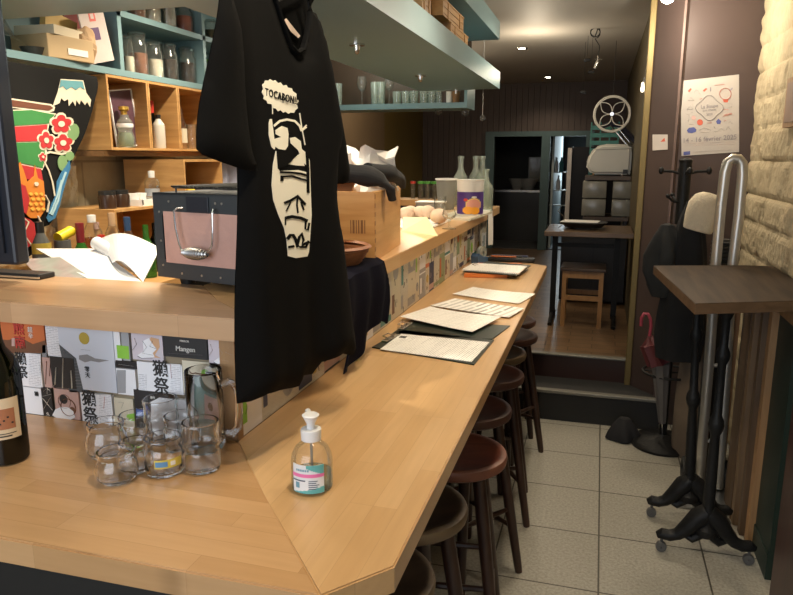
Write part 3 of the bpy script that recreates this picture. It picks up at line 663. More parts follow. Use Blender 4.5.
# papers and clipboards
def sheet(name, label, cat, quad, m, z0, th_=.0012, group=None, parts=None, curl=0, local=True):
    """quad: pixel corners of the sheet, first edge runs along its text lines"""
    Q = [Vector(on(x, y, z0)) for x, y in quad]; c = sum(Q, Vector()) / 4
    d = (Q[1] - Q[0]); rz = math.atan2(d.y, d.x)
    t = T(name, label, cat, (c.x, c.y, z0), rz, group); inv = Matrix.Rotation(-rz, 3, 'Z')
    q = [inv @ (v - c) for v in Q]
    n = 10; bm = bmesh.new(); g = []
    for i in range(n + 1):
        row = []
        for j in range(n + 1):
            u_, v_ = i / n, j / n
            P_ = q[0].lerp(q[1], u_).lerp(q[3].lerp(q[2], u_), v_)
            P_ = P_ + Vector((0, 0, curl * ((2 * u_ - 1) ** 2 * .6 + (2 * v_ - 1) ** 2 * .4 + .25 * math.sin(5 * u_ + 3 * v_)) + th_))
            row.append(bm.verts.new(P_))
        g.append(row)
    top_ = [bm.faces.new([g[i][j], g[i + 1][j], g[i + 1][j + 1], g[i][j + 1]]) for i in range(n) for j in range(n)]
    r = bmesh.ops.extrude_face_region(bm, geom=top_); vs = [e for e in r['geom'] if isinstance(e, bmesh.types.BMVert)]
    bmesh.ops.translate(bm, verts=vs, vec=(0, 0, -th_ * .95))
    b = MB(); b.bm.free(); b.bm = bm; b.build('sheet', m, t)
    return t, q
MENU = printed('menu_print', (.88, .86, .81), (.12, .12, .12), .0075, .085, .55, 'YX'); MENU2 = printed('menu_print_columns', (.88, .86, .81), (.2, .2, .2), .030, .20, .8, 'YX'); MENU3 = printed('menu_print_faint', (.88, .86, .81), (.2, .2, .2), .009, .06, .4, 'YX')
BOARD = mat('clipboard_black', (.010, .018, .012), .35)
def clip(t, loc, rz):
    b = MB(); b.box((0, 0, .004), (.10, .022, .003), bev=.001); b.tube([(-.02, .0, .007), (-.02, .02, .012), (.02, .02, .012), (.02, 0, .007)], .002, 6); b.build('clip', CHROME, t, xf=Matrix.Translation(loc) @ Matrix.Rotation(rz, 4, 'Z'))
def board(label, quad, z0, th_=.004, clipat=0):
    Q = [Vector(on(x, y, z0)) for x, y in quad]; c = sum(Q, Vector()) / 4
    t = T('clipboard', label, 'clipboard', (c.x, c.y, z0), 0, 'black clipboards on the counter')
    b = MB(); b.prism([v - c for v in Q], (0, 0, th_)); b.build('board', BOARD, t)
    m_ = (Q[0] + Q[3]) / 2 - c; d = Q[3] - Q[0]
    clip(t, m_ * .93 + Vector((0, 0, th_ - .002)), math.atan2(d.y, d.x))
    return t
board('black clipboard nearest the camera, holding a printed sheet', [(372, 348), (474, 365.5), (494, 341), (402, 331)], ZC)
sheet('menu_sheet', 'printed white sheet on the black clipboard nearest the camera', 'paper', [(380, 349.5), (471.5, 362), (489.5, 342.5), (401, 334)], MENU, ZC + .0045, group='printed sheets on the counter')
b = MB(); v = Vector(on(403, 337, ZC + .006)); b.box((v.x, v.y, v.z), (.022, .022, .0006)); tt = b.build('menu_sheet_logo', INK, bpy.data.objects['menu_sheet'], world=True); tt.name = 'printed_emblem'
board('black clipboard behind the nearest one, half under loose sheets', [(391, 335), (492, 340), (510, 326.5), (412, 320)], ZC + .0005, .0035)
sheet('menu_sheet', 'white sheet with dark column rules lying askew over the others', 'paper', [(430, 306), (509, 318), (524, 309), (455, 299)], MENU2, ZC + .0052, curl=.002, group='printed sheets on the counter')
sheet('menu_sheet', 'curled white sheet with grey blocks lying over the second clipboard', 'paper', [(399.5, 318), (472, 333), (501, 318.5), (430, 308)], MENU3, ZC + .0095, curl=.005, group='printed sheets on the counter')
sheet('menu_sheet', 'white sheet lying alone farthest along the counter before the orange notebook', 'paper', [(452.5, 295), (519, 304.5), (535.5, 295), (473, 288)], MENU3, ZC + .001, curl=.004, group='printed sheets on the counter')
Q = [Vector(on(*q_, ZC)) for q_ in [(464, 277.5), (507, 278), (522, 266), (478, 266)]]
t = T('notebook', 'orange notebook under the far clipboard', 'notebook', Q[0])
b = MB(); b.prism([v + Vector((0, 0, .003)) for v in Q], (0, 0, .013)); b.m(1); b.prism([v for v in Q], (0, 0, .003)); b.prism([v + Vector((0, 0, .016)) for v in Q], (0, 0, .002)); b.build('pages', [mat('notebook_orange', (.75, .22, .04), .5), mat('notebook_cover', (.60, .16, .03), .4)], t, world=True)
board('far black clipboard with a thick pile of sheets', [(463, 272), (516, 276), (531, 266), (487, 262)], ZC + .019, .004)
sheet('menu_sheet', 'thick pile of white sheets on the far clipboard over the orange notebook', 'paper', [(462, 270.5), (519, 274.5), (527, 267), (473, 264)], MENU3, ZC + .0235, th_=.006, group='printed sheets on the counter')
p = on(508, 265, ZC)
t = T('pencil_case', 'black pen tray with pens behind the far pile of sheets', 'pen tray', (p[0], p[1] + .13, ZC))
b = MB(); b.box((0, 0, .012), (.26, .07, .024), bev=.006); b.build('tray', BLACK, t, smooth=True)
for k, (c_, dy) in enumerate([(LO, -.02), (BLACK, 0), (LN, .02)]): b = MB(); b.cyl((-.11, dy, .029), (.03 + .03 * k, dy + .006, .029), .005, seg=8); b.build('pen', c_, t, smooth=True)
p = on(481, 262)
t = T('tape_dispenser', 'blue tape dispenser with a clear roll, beside the splashback at the far end', 'tape dispenser', p, R(70))
b = MB(); b.prism([(-.07, -.022, 0), (.07, -.022, 0), (.075, -.022, .02), (.03, -.022, .03), (-.01, -.022, .03), (-.06, -.022, .055), (-.075, -.022, .04)], (0, .044, 0)); b.build('body', mat('dispenser_blue', (.06, .12, .22), .35), t)
b = MB(); b.lathe([(.014, -.012), (.038, -.012), (.038, .012), (.014, .012)], c=(.005, 0, .052), seg=28, rot=Matrix.Rotation(R(90), 3, 'X'), closed=True); b.build('tape_roll', mat('tape_clear', (.35, .37, .33), .25), t, smooth=True)
# ================================================================== T-SHIRT
PA = Vector((-.600, 1.06, 0)); PD = Vector((.20, .98, 0)).normalized(); PN = Vector((PD.y, -PD.x, 0))
def onplane(x, y, off=0, A=PA, N_=PN):
    d = ray(x, y); t_ = ((A + N_ * off - EYE).dot(N_)) / d.dot(N_); return EYE + d * t_
def st(x, y): v = onplane(x, y); return ((v - PA).dot(PD), v.z)
def fold(s, z): 
    low = max(0, (1.62 - z) / .5)
    return .010 * math.sin(s * 26 + .6 * math.sin(z * 5)) * low + .006 * math.sin(s * 55 + z * 4 + 1) * low ** 1.5 + .004 * math.sin(s * 14 + z * 9)
def inside_d(pt, poly):
    dmin = 9
    for (x0, y0), (x1, y1) in zip(poly, poly[1:] + poly[:1]):
        dx, dy = x1 - x0, y1 - y0; L2 = dx * dx + dy * dy or 1e-9; u_ = max(0, min(1, ((pt[0] - x0) * dx + (pt[1] - y0) * dy) / L2))
        dmin = min(dmin, math.hypot(pt[0] - x0 - dx * u_, pt[1] - y0 - dy * u_))
    return dmin
def cutgrid(bm, step, A, D1, D2, r1, r2):
    for (D, (lo, hi)) in ((D1, r1), (D2, r2)):
        k = math.floor(lo / step)
        while k * step < hi:
            if k * step > lo: bmesh.ops.bisect_plane(bm, geom=bm.verts[:] + bm.edges[:] + bm.faces[:], plane_co=A + D * (k * step), plane_no=D)
            k += 1
UPZ = Vector((0, 0, 1))
def cloth(pix, name, m, par, off=0, puff=.02, folds=fold, step=.018, plane=None, edge=.035, subdiv=True, back=True):
    A, D, N_ = plane or (PA, PD, PN)
    pts3 = [onplane(x, y, off, A, N_) for x, y in pix]
    poly = [((p_ - A).dot(D), p_.z) for p_ in pts3]
    # resample + smooth outline
    res = []
    n = len(poly)
    for i in range(n):
        p0, p1, p2, p3 = poly[i - 1], poly[i], poly[(i + 1) % n], poly[(i + 2) % n]
        L_ = math.hypot(p2[0] - p1[0], p2[1] - p1[1]); k_ = max(1, int(L_ / step))
        for k in range(k_):
            u_ = k / k_; f = lambda a, b_, c_, d_: .5 * (2 * b_ + (c_ - a) * u_ + (2 * a - 5 * b_ + 4 * c_ - d_) * u_ ** 2 + (-a + 3 * b_ - 3 * c_ + d_) * u_ ** 3)
            lin = (p1[0] + (p2[0] - p1[0]) * u_, p1[1] + (p2[1] - p1[1]) * u_); cr = (f(p0[0], p1[0], p2[0], p3[0]), f(p0[1], p1[1], p2[1], p3[1]))
            res.append((lin[0] * .6 + cr[0] * .4, lin[1] * .6 + cr[1] * .4))
    bm = bmesh.new(); vs = [bm.verts.new(A + D * s_ + UPZ * z_) for s_, z_ in res]; bm.faces.new(vs)
    ss = [q[0] for q in res]; zz = [q[1] for q in res]
    A0 = Vector((A.x, A.y, 0)); cutgrid(bm, step, A0, D, UPZ, (min(ss), max(ss)), (min(zz), max(zz)))
    bmesh.ops.triangulate(bm, faces=bm.faces)
    r = bmesh.ops.duplicate(bm, geom=bm.verts[:] + bm.edges[:] + bm.faces[:]) if back else None
    bk = {v for v in r['geom'] if isinstance(v, bmesh.types.BMVert)} if back else set()
    if back:
        bmesh.ops.reverse_faces(bm, faces=[f for f in r['geom'] if isinstance(f, bmesh.types.BMFace)])
    for v in bm.verts:
        s_, z_ = (v.co - A0).dot(D), v.co.z; e = min(1, inside_d((s_, z_), res) / edge) ** .6
        F_ = folds(s_, z_)
        v.co += N_ * (off + F_ + (puff * e if v not in bk else -puff * e - .0015))
    bmesh.ops.remove_doubles(bm, verts=bm.verts, dist=.0004)
    b = MB(); b.bm.free(); b.bm = bm
    return b.build(name, m, par, world=True, smooth=True)
SHIRT = mat('black_cotton', (.006, .006, .006), .92, var=.15, scale=60, bump=.15, bscale=900, spec=.08)
tl = onplane(300, 0); 
t = T('t_shirt', 'black T-shirt with a cream cartoon-style print, hanging on a hanger from the shelf', 't-shirt', (PA + PD * st(300, 0)[0]).xyz.to_3d() + Vector((0, 0, 1.1)))
body = [(226, -34), (262, -26), (274, -6), (282, 22), (292, 48), (298, 52), (304, 44), (309, 10), (315, 14), (323, 36), (333, 80), (342, 130), (338, 160), (337, 200), (344, 245), (349, 300), (352.5, 354), (338, 353), (322, 362), (317, 375), (303, 377), (300, 386), (283, 390), (264, 393), (252, 402), (243.5, 405), (240, 350), (237.5, 290), (236.5, 230), (236, 168), (230, 100), (222, 20)]
cloth(body, 'shirt_body', SHIRT, t)
slv = [(222, -30), (240, 30), (247, 90), (252, 150), (257, 171), (244, 170), (226, 164), (203, 155), (197, 149), (199, 120), (209, 60), (217, 5)]
cloth(slv, 'sleeve', SHIRT, t, off=.024, puff=.014, folds=lambda s_, z_: .004 * math.sin(z_ * 22))
slr = [(322, 36), (334, 78), (344, 130), (350, 170), (349, 181), (344, 184), (336, 184), (332, 150), (326, 90)]
cloth(slr, 'sleeve', SHIRT, t, off=-.03, puff=.012, folds=lambda s_, z_: 0)
# dark inside of the back neck and the ribbed collar
nk = [(272, -16), (300, -22), (310, 6), (305, 42), (298, 50), (291, 46), (281, 20)]
cloth(nk, 'back_neck', mat('black_cotton_inside', (.004, .004, .004), .95, spec=.05), t, off=-.02, puff=.003, folds=lambda s_, z_: 0, edge=.01)
def on_shirt(x, y, extra=.0):
    s_, z_ = st(x, y); e = 1
    v = onplane(x, y); f_ = fold(*st(x, y)) + .02
    v = onplane(x, y, f_ + extra); return v
b = MB(); b.tube([on_shirt(*q, -.004) for q in [(270, -14), (276, 4), (283, 26), (290, 46), (297, 53), (303, 49), (307, 34), (310, 12), (311, 0), (306, -18)]], .0075, 8, flat=.55); b.build('collar', SHIRT, t, world=True, smooth=True)
b = MB(); b.prism([onplane(x, y, -.012) for x, y in [(284, 20), (286, 18.5), (300, 36), (298, 38), (290, 31)]], PN * .001); b.build('neck_tag', mat('tag_cream', (.62, .50, .42), .6), t, world=True)
# print on the chest
PRINT = mat('print_cream', (.90, .87, .74), .75, var=.04)
def ptc(polys, name, m, lift):
    bm = bmesh.new()
    for q in polys:
        P_ = [onplane(x, y, .022) - PN * .022 for x, y in q]; bm.faces.new([bm.verts.new(v) for v in P_])
    A0 = Vector((PA.x, PA.y, 0))
    cutgrid(bm, .012, A0, PD, UPZ, (-.1, .7), (1.0, 2.0)); bmesh.ops.triangulate(bm, faces=bm.faces)
    top_ = bm.faces[:]
    for v in bm.verts:
        s_, z_ = (v.co - A0).dot(PD), v.co.z; v.co += PN * (fold(s_, z_) + .02 + lift)
    r = bmesh.ops.extrude_face_region(bm, geom=top_); vs = [e for e in r['geom'] if isinstance(e, bmesh.types.BMVert)]
    bmesh.ops.translate(bm, verts=vs, vec=-PN * (lift + .0006))
    b = MB(); b.bm.free(); b.bm = bm; return b.build(name, m, t, world=True)
def off_px(p, w_): return p
def strokep(pts, w0, w1=None):
    """thick 2-D stroke polygon in the pixel frame"""
    w1 = w0 if w1 is None else w1; L_, R2 = [], []; n = len(pts)
    for i, p_ in enumerate(pts):
        a, c_ = pts[max(i - 1, 0)], pts[min(i + 1, n - 1)]; dx, dy = c_[0] - a[0], c_[1] - a[1]; l_ = math.hypot(dx, dy); w_ = (w0 + (w1 - w0) * i / (n - 1)) / 2
        L_.append((p_[0] - dy / l_ * w_, p_[1] + dx / l_ * w_)); R2.append((p_[0] + dy / l_ * w_, p_[1] - dx / l_ * w_))
    return L_ + R2[::-1]
bub = []
cxs = [(264, 89), (265.5, 83), (270, 80.5), (275, 81), (280, 83), (285, 85.5), (290, 87.5), (295, 91), (298.5, 97), (299, 104), (297.5, 110), (292, 112.5), (287, 111.5), (282, 110), (277, 108.5), (272.5, 104), (267.5, 101), (264.5, 96)]
n = len(cxs); cc = (281, 96)
for i, (x, y) in enumerate(cxs):
    x2, y2 = cxs[(i + 1) % n]; bub.append((x, y)); mx, my = (x + x2) / 2, (y + y2) / 2; dx, dy = mx - cc[0], my - cc[1]; l_ = math.hypot(dx, dy); bub.append((mx + dx / l_ * 2, my + dy / l_ * 2))
fig = [[(272.5, 119), (274, 135), (275, 148), (274, 149.5), (271, 147), (268.5, 135), (269, 123), (270.5, 119)],
       strokep([(274.5, 126), (281, 121), (289, 119.5), (297, 121), (302, 126), (304, 131)], 2.2),
       [(276, 130), (283, 126), (289, 128), (290, 134), (289, 146), (286, 150), (279, 149), (274, 146), (274, 139), (282, 137), (276, 134)],
       [(291.5, 138), (297, 137), (303, 141), (304, 149), (309, 153), (312, 160), (312.5, 168), (306, 163), (300, 150), (292, 143)],
       [(288, 164), (300, 155), (303, 153), (307, 166), (298, 165.5)],
       strokep([(276, 151), (275.5, 162), (272.5, 172)], 1.2, 3), strokep([(302, 113), (304, 127), (307.5, 145)], 1.0), strokep([(304, 131), (309, 127)], 1.3), strokep([(305, 129), (309, 125)], 1.0),
       strokep([(273.5, 106), (273.5, 114)], .8),
       # bottle silhouette
       [(275.5, 151), (277.5, 168), (279, 171), (300, 170), (309, 172), (312.5, 168), (313, 190), (313.8, 215), (312, 240), (311, 252), (309, 256.5), (295, 258), (287, 256), (285.5, 240), (283, 228), (277, 215), (271.5, 200), (270, 185), (272, 165)]]
ptc([bub], 'print_bubble', PRINT, .0012); ptc(fig, 'print_figure', PRINT, .0008)
K = [strokep([(279, 172), (292, 172.5), (302, 173.5), (311, 176)], 2), strokep([(281, 181), (281, 175.5)], 3), strokep([(282, 176.5), (292, 176), (303, 179), (311, 181)], 1.8), strokep([(309, 152), (310, 170), (310, 193)], 2.6),
     strokep([(283, 203), (290, 200.5), (298, 196), (307, 204.5)], 2.4), strokep([(298, 197), (297, 205), (298, 213)], 1.6), strokep([(285, 211), (290, 202)], 1.1), strokep([(302, 202), (305, 210)], 1.6),
     strokep([(284, 218), (291, 216.5), (301, 218), (309, 221)], 3), strokep([(284, 217), (284, 225)], 1.0), strokep([(307, 221), (306.5, 229), (309.5, 230), (311, 223)], 1.8),
     strokep([(286, 239), (289, 235), (292, 235), (295, 240), (297, 247)], 3.0), strokep([(296, 246), (299, 237), (302, 233.5), (304, 240), (302, 245), (311, 242)], 2.6), strokep([(287, 247), (293, 246)], 2.2), strokep([(299, 247), (307, 247), (310, 241)], 2.0),
     [(276, 151), (286, 152), (296, 153), (299, 153), (291, 162), (287, 165), (277, 169)]]
ptc(K, 'print_strokes', SHIRT, .0022)
s0, z0 = st(281, 97); v0 = onplane(281, 97, fold(s0, z0) + .022)
tx = text('TOCABON!!', 'lettering', SHIRT, t, .0185, frame(v0 - t.location + PN * .0016, PD + Vector((0, 0, -.10)), (0, 0, 1)), ext=.0008, bold=.0001, squash=.84, gap=1.16)
# hanger
hx = onplane(307, 0)
t = T('hanger', 'wire hanger holding the black T-shirt', 'hanger', (hx.x, hx.y, 1.9))
sC = st(307, 0)[0]; hk = PA + PD * sC; zN = 1.905
b = MB(); b.tube([Vector((hk.x, hk.y, zN)) , Vector((hk.x, hk.y, 1.99)), Vector((hk.x - .002, hk.y, 2.045)), Vector((hk.x - .03, hk.y, 2.062)), Vector((hk.x - .075, hk.y, 2.058))], .0022, 8); b.build('hook', STEEL, t, world=True, smooth=True)
b = MB(); L1, L2 = PA + PD * (sC - .2), PA + PD * (sC + .04)
b.tube([(L1.x, L1.y, zN - .12), (hk.x, hk.y, zN - .03), (L2.x, L2.y, zN - .19)], .004, 8); b.build('shoulder_bar', BLACK, t, world=True, smooth=True)
# ================================================================== THINGS ON THE RAISED COUNTER
def up(px, py): v = atz(px, py, ZU); return (v.x, v.y, ZU)
# till screen seen from behind, far left
t = T('till_screen', 'dark navy till screen standing on the raised ledge at the far left', 'screen', (-1.62, 1.38, ZU))
NAVY = mat('navy_plastic', (.010, .014, .024), .4)
v0 = aty(23.5, 266, 1.36)
b = MB(); b.b2((v0.x - .50, 1.34, v0.z + .004), (v0.x, 1.385, v0.z + .66), bev=.008); b.b2((v0.x - .47, 1.333, v0.z + .035), (v0.x - .028, 1.342, v0.z + .63)); b.build('housing', NAVY, t, world=True)
b = MB(); b.b2((v0.x - .33, 1.345, ZU), (v0.x - .17, 1.44, ZU + .012)); b.b2((v0.x - .28, 1.37, ZU), (v0.x - .22, 1.40, v0.z + .1)); b.build('stand', BLACK, t, world=True)
p = up(25, 278)
t = T('cash_tray', 'flat black tray with a bright metal rim beside the till screen', 'tray', (-1.45, 1.41, ZU))
v1 = up(54, 277)
b = MB(); b.b2((v1[0] - .5, 1.392, ZU), (v1[0], 1.445, ZU + .014), bev=.003); b.m(1).b2((v1[0] - .5, 1.388, ZU + .003), (v1[0], 1.392, ZU + .008)); b.build('tray', [BLACK, CHROME], t, world=True)
# laminated menus propped behind the ledge
LAM = mat('laminated_white', (.80, .80, .80), .25, var=.02)
SLV = mat('plastic_sleeve', (.35, .34, .32), .12, var=.3, scale=20)
def panel3(name, label, cat, corners, m, th_=.003, grp=None, bend=0):
    """corners given as (px, py, Y): a stiff sheet leaning back"""
    P_ = [aty(x, y, Y) for x, y, Y in corners]; c = sum(P_, Vector()) / len(P_)
    t = T(name, label, cat, c, 0, grp); n_ = (P_[1] - P_[0]).cross(P_[2] - P_[0]).normalized()
    if n_.z < 0: n_ = -n_
    b = MB()
    if not bend: b.prism([v - n_ * th_ for v in P_], n_ * th_)
    else:
        K_ = 12; rows = []
        for i in range(K_ + 1):
            u_ = i / K_; A, B = P_[0].lerp(P_[1], u_), P_[3].lerp(P_[2], u_); h = n_ * bend * math.sin(math.pi * u_) ; rows.append((A + h, B + h))
        for (A, B), (C_, D_) in zip(rows, rows[1:]): b.prism([A, C_, D_, B], -n_ * th_)
    b.build('sheet', m, t, world=True, smooth=bool(bend)); return t
panel3('menu_folder', 'glossy clear plastic sleeve folder under the white menus, beside the till screen', 'folder', [(42, 281, 1.46), (97, 281.5, 1.46), (60, 257, 1.62), (22, 259, 1.62)], SLV, .004)
panel3('menu_folder', 'large plain white menu card leaning back behind the ledge', 'menu', [(92, 281, 1.455), (142, 282, 1.46), (98, 248.5, 1.72), (36, 248.5, 1.72)], LAM, .004)
panel3('menu_folder', 'glossy white menu with a curled edge, nearest the black heater', 'menu', [(112, 262, 1.58), (143, 282, 1.475), (160, 248, 1.66), (101, 238, 1.76)], LAM, .003, bend=.03)
b = MB(); A, B = aty(97, 243, 1.72), aty(139, 268, 1.60); b.cyl(A, B, .020, seg=20); tag(b.build('menu_roll', LAM, smooth=True), 'rolled white laminated sheet lying over the glossy white menu', 'menu')
# black heater with pink panel
hp = up(157, 284); rz = R(-13)
t = T('table_heater', 'black metal box with a pink panel and a spring wire handle, on the ledge', 'heater', (hp[0] + .005, hp[1], ZU), rz)
GM = mat('gunmetal', (.030, .038, .045), .42, var=.1); PINKP = mat('pink_mineral_panel', (.50, .30, .25), .75, var=.1, scale=25, bump=.1)
W_, D_, H_ = .36, .24, .226
b = MB(); e = .028
b.b2((0, .006, .02), (W_, D_, .024)); b.b2((0, .006, .02), (.004, D_, H_)); b.b2((W_ - .004, .006, .02), (W_, D_, H_)); b.b2((0, D_ - .004, .02), (W_, D_, H_))
b.b2((0, 0, .02), (e, .012, H_)); b.b2((W_ - e, 0, .02), (W_, .012, H_)); b.b2((e, 0, .02), (W_ - e, .012, .02 + .044)); b.b2((e, 0, H_ - .052), (W_ - e, .012, H_)); b.b2((0, 0, H_ - .006), (W_, D_, H_)); b.build('casing', GM, t)
b = MB(); b.b2((e + .006, -.001, .058), (W_ - e, .011, H_ - .044)); b.build('panel', PINKP, t)
for x_ in (.05, W_ - .05): MB().cyl((x_, .05, 0), (x_, .05, .021), .018, .022, 16).build('foot', BLACK, t)
for x_ in (.05, W_ - .05): MB().cyl((x_, D_ - .05, 0), (x_, D_ - .05, .021), .018, .022, 16).build('foot', BLACK, t)
b = MB(); b.b2((.115, -.004, H_ - .042), (.185, 0, H_ - .006), bev=.001); b.build('name_plate', NAVY, t)
b = MB()
hy = -.018
b.tube([(0.100, 0, H_ - .034), (0.094, hy * .6, H_ - .034), (0.090, hy, H_ - .040), (0.092, hy, H_ - .08), (0.100, hy, H_ - .115), (0.112, hy - .004, H_ - .132), (0.162, hy - .008, H_ - .138), (0.194, hy - .004, H_ - .132), (0.206, hy, H_ - .115), (0.210, hy, H_ - .08), (0.212, hy, H_ - .040), (0.208, hy * .6, H_ - .034), (0.202, 0, H_ - .034)], .0027, 8); b.build('handle', CHROME, t, smooth=True)
b = MB()
for k in range(11): x_ = .120 + k * .0072; r_ = .0125 * (1 - ((k - 5) / 6.2) ** 2) + .0035; b.lathe([(r_ * .8, -.0032), (r_, 0), (r_ * .8, .0032)], c=(x_, hy - .006, H_ - .1355), seg=16, rot=Matrix.Rotation(R(90), 3, 'Y'), closed=True)
b.build('spring_grip', STEEL, t, smooth=True)
b = MB()
for (x_, z_) in [(.022, .05), (.02, .11), (.02, .18), (.02, .24), (.085, .034), (.15, .034), (.21, .034), (.28, .034), (.055, H_ - .02), (.205, H_ - .02), (.225, H_ - .02), (.3, H_ - .02)]: b.cyl((x_, -.0015, z_), (x_, .001, z_), .0028, seg=8)
b.build('rivets', STEEL, t)
b = MB()
for k in range(9): y_ = .02 + k * .024; b.cyl((.05, y_, H_ + .012), (W_ - .01, y_, H_ + .012), .0022, seg=6)
for k in range(24): x_ = .05 + k * .0128; b.cyl((x_, .015, H_ + .015), (x_, D_ - .02, H_ + .015), .0018, seg=6)
for (x_, y_) in ((.06, .02), (.06, D_ - .03), (W_ - .02, .02), (W_ - .02, D_ - .03)): b.cyl((x_, y_, H_ - .002), (x_, y_, H_ + .013), .002, seg=6)
b.build('wire_grill', BLACK, t)
# wooden crate with cloth
cp = atz(375, 262, ZU); c2 = atz(400.5, 244, ZU); d = Vector((c2.x - cp.x, c2.y - cp.y, 0)); L_ = d.length; rz = math.atan2(d.y, d.x) - R(90)
t = T('wooden_crate', 'varnished pine wine crate standing on the raised ledge behind the T-shirt', 'crate', (cp.x, cp.y, ZU), rz)
CX_ = wood('crate_orange_x', (.46, .225, .075), (.60, .335, .13), 'X', .4); CY_ = wood('crate_orange_y', (.50, .26, .09), (.64, .37, .15), 'Y', .4)
hC = aty(375, 192, cp.y).z - ZU; wC = .34; e = .014
MB().b2((-wC, 0, 0), (0, e, hC), bev=.0015).build('side_board', CX_, t); MB().b2((-wC, L_ - e, 0), (0, L_, hC), bev=.0015).build('side_board', CX_, t)
MB().b2((-e, e, 0), (0, L_ - e, hC), bev=.0015).build('side_board', CY_, t); MB().b2((-wC, e, 0), (-wC + e, L_ - e, hC), bev=.0015).build('side_board', CY_, t)
MB().b2((-wC + e, e, .002), (-e, L_ - e, .012)).build('bottom', CX_, t)
b = MB()
for k in range(8): z_ = hC * (k + .2) / 8; b.b2((-.0002, -.0006, z_), (.0009, .0135, z_ + hC / 16))
b.build('finger_joints', wood('end_grain', (.28, .12, .04), (.36, .17, .06)), t)
b = MB(); x_ = -.075
for k, w_ in enumerate([.003, .006, .003, .004, .007, .003]): b.b2((x_, -.0008, .085), (x_ + w_, .0001, .125)); x_ += w_ + .004
b.build('burnt_mark', mat('burnt_brown', (.20, .09, .035), .7), t)
for nm, dx in (('lid', 0),):
    b = MB(); b.b2((cp.x - .10, cp.y - .03, ZU + .0005), (cp.x - .08, cp.y, ZU + .006)); b.bm.free()
BCL = mat('black_jersey', (.014, .014, .016), .9, var=.2, scale=50, bump=.2, bscale=300, sheen=.04)
def lump(name, label, cat, ctrl, r, m, grp=None, flat=1, seed=1, sub=2, nz_=.012):
    """draped soft thing: a swept ridge with wrinkles"""
    b = MB(); b.tube(ctrl, r, 20, flat=flat); bmesh.ops.subdivide_edges(b.bm, edges=b.bm.edges[:], cuts=sub, use_grid_fill=True, smooth=.6)
    b.bm.normal_update()
    for v in b.bm.verts:
        q = v.co * 16 + Vector((seed, 0, 0)); v.co += v.normal * nz_ * (noise.noise(q) + .5 * noise.noise(q * 2.3))
    o = b.build(name, m, smooth=True); return tag(o, label, cat, grp)
zt_ = ZU + hC
def CW(x, y, z): v = Matrix.Rotation(rz, 3, 'Z') @ Vector((x, y, 0)); return (cp.x + v.x, cp.y + v.y, ZU + z)
lump('black_garment', 'black garment slung over the rim of the pine wine crate', 'clothing', [CW(-.36, .03, hC + .045), CW(-.26, .06, hC + .055), CW(-.15, .09, hC + .055), CW(-.06, .12, hC + .045), CW(-.01, .13, hC + .030), CW(.018, .14, hC + .002), CW(.022, .16, hC - .03)], [.05, .075, .07, .055, .042, .026, .012], BCL, flat=.5, seed=3)
lump('black_garment_sleeve', 'black sleeve of cloth trailing along the far rim of the wine crate', 'clothing', [CW(-.05, .13, hC + .06), CW(.0, .22, hC + .052), CW(.014, .32, hC + .030), CW(.022, .37, hC - .002)], [.028, .030, .026, .012], BCL, flat=.8, seed=8, nz_=.006)
# white paper in the crate
b = MB(); rings = []
P_ = [[CW(-.20 + .20 * i / 8, .30 + .05 * math.sin(i), hC - .02 + .150 * j / 6 + .012 * math.sin(i * 1.7 + j)) for i in range(9)] for j in range(7)]
V = [[b.bm.verts.new(Vector(p_) + Vector((0, .03 * math.sin(j * 2 + i), 0))) for i, p_ in enumerate(r_)] for j, r_ in enumerate(P_)]
for j in range(6):
    for i in range(8): b.bm.faces.new([V[j][i], V[j][i + 1], V[j + 1][i + 1], V[j + 1][i]])
r = bmesh.ops.extrude_face_region(b.bm, geom=b.bm.faces[:]); bmesh.ops.translate(b.bm, verts=[v for v in r['geom'] if isinstance(v, bmesh.types.BMVert)], vec=(0, .004, -.004))
tag(b.build('crumpled_paper', PAPER, smooth=True), 'crumpled white paper sticking up out of the wine crate', 'paper')
MB_ = MB(); MB_.prism([CW(-.30, .18, hC - .03), CW(-.13, .20, hC - .03), CW(-.10, .20, hC + .04), CW(-.24, .18, hC + .135), CW(-.30, .18, hC + .13)], (0, .008, 0)); tag(MB_.build('wooden_board', PINEX), 'thin orange wooden board slanting inside the wine crate', 'board')
# wicker basket and navy cloth
t = T('wicker_basket', 'brown wicker basket half hidden behind the T-shirt, before the wine crate', 'basket', (cp.x - .10, cp.y - .13, ZU))
WICK = wood('wicker', (.16, .055, .02), (.28, .11, .045), 'X', .5)
b = MB(); 
for k in range(6): b.lathe([(.085 + k * .006 - .004, k * .009), (.085 + k * .006 + .003, k * .009), (.085 + k * .006 + .003, k * .009 + .008), (.085 + k * .006 - .004, k * .009 + .008)], seg=32, closed=True)
b.lathe([(0, 0), (.09, 0), (.09, .005), (0, .005)], seg=24); b.build('weave', WICK, t, smooth=True)
b = MB(); b.lathe([(.118, .054), (.127, .060), (.118, .066), (.109, .060)], seg=36, closed=True); b.build('rim', WICK, t, smooth=True)
NCL = mat('navy_cloth', (.005, .005, .011), .95, var=.2, scale=50, bump=.2, bscale=300, spec=.06)
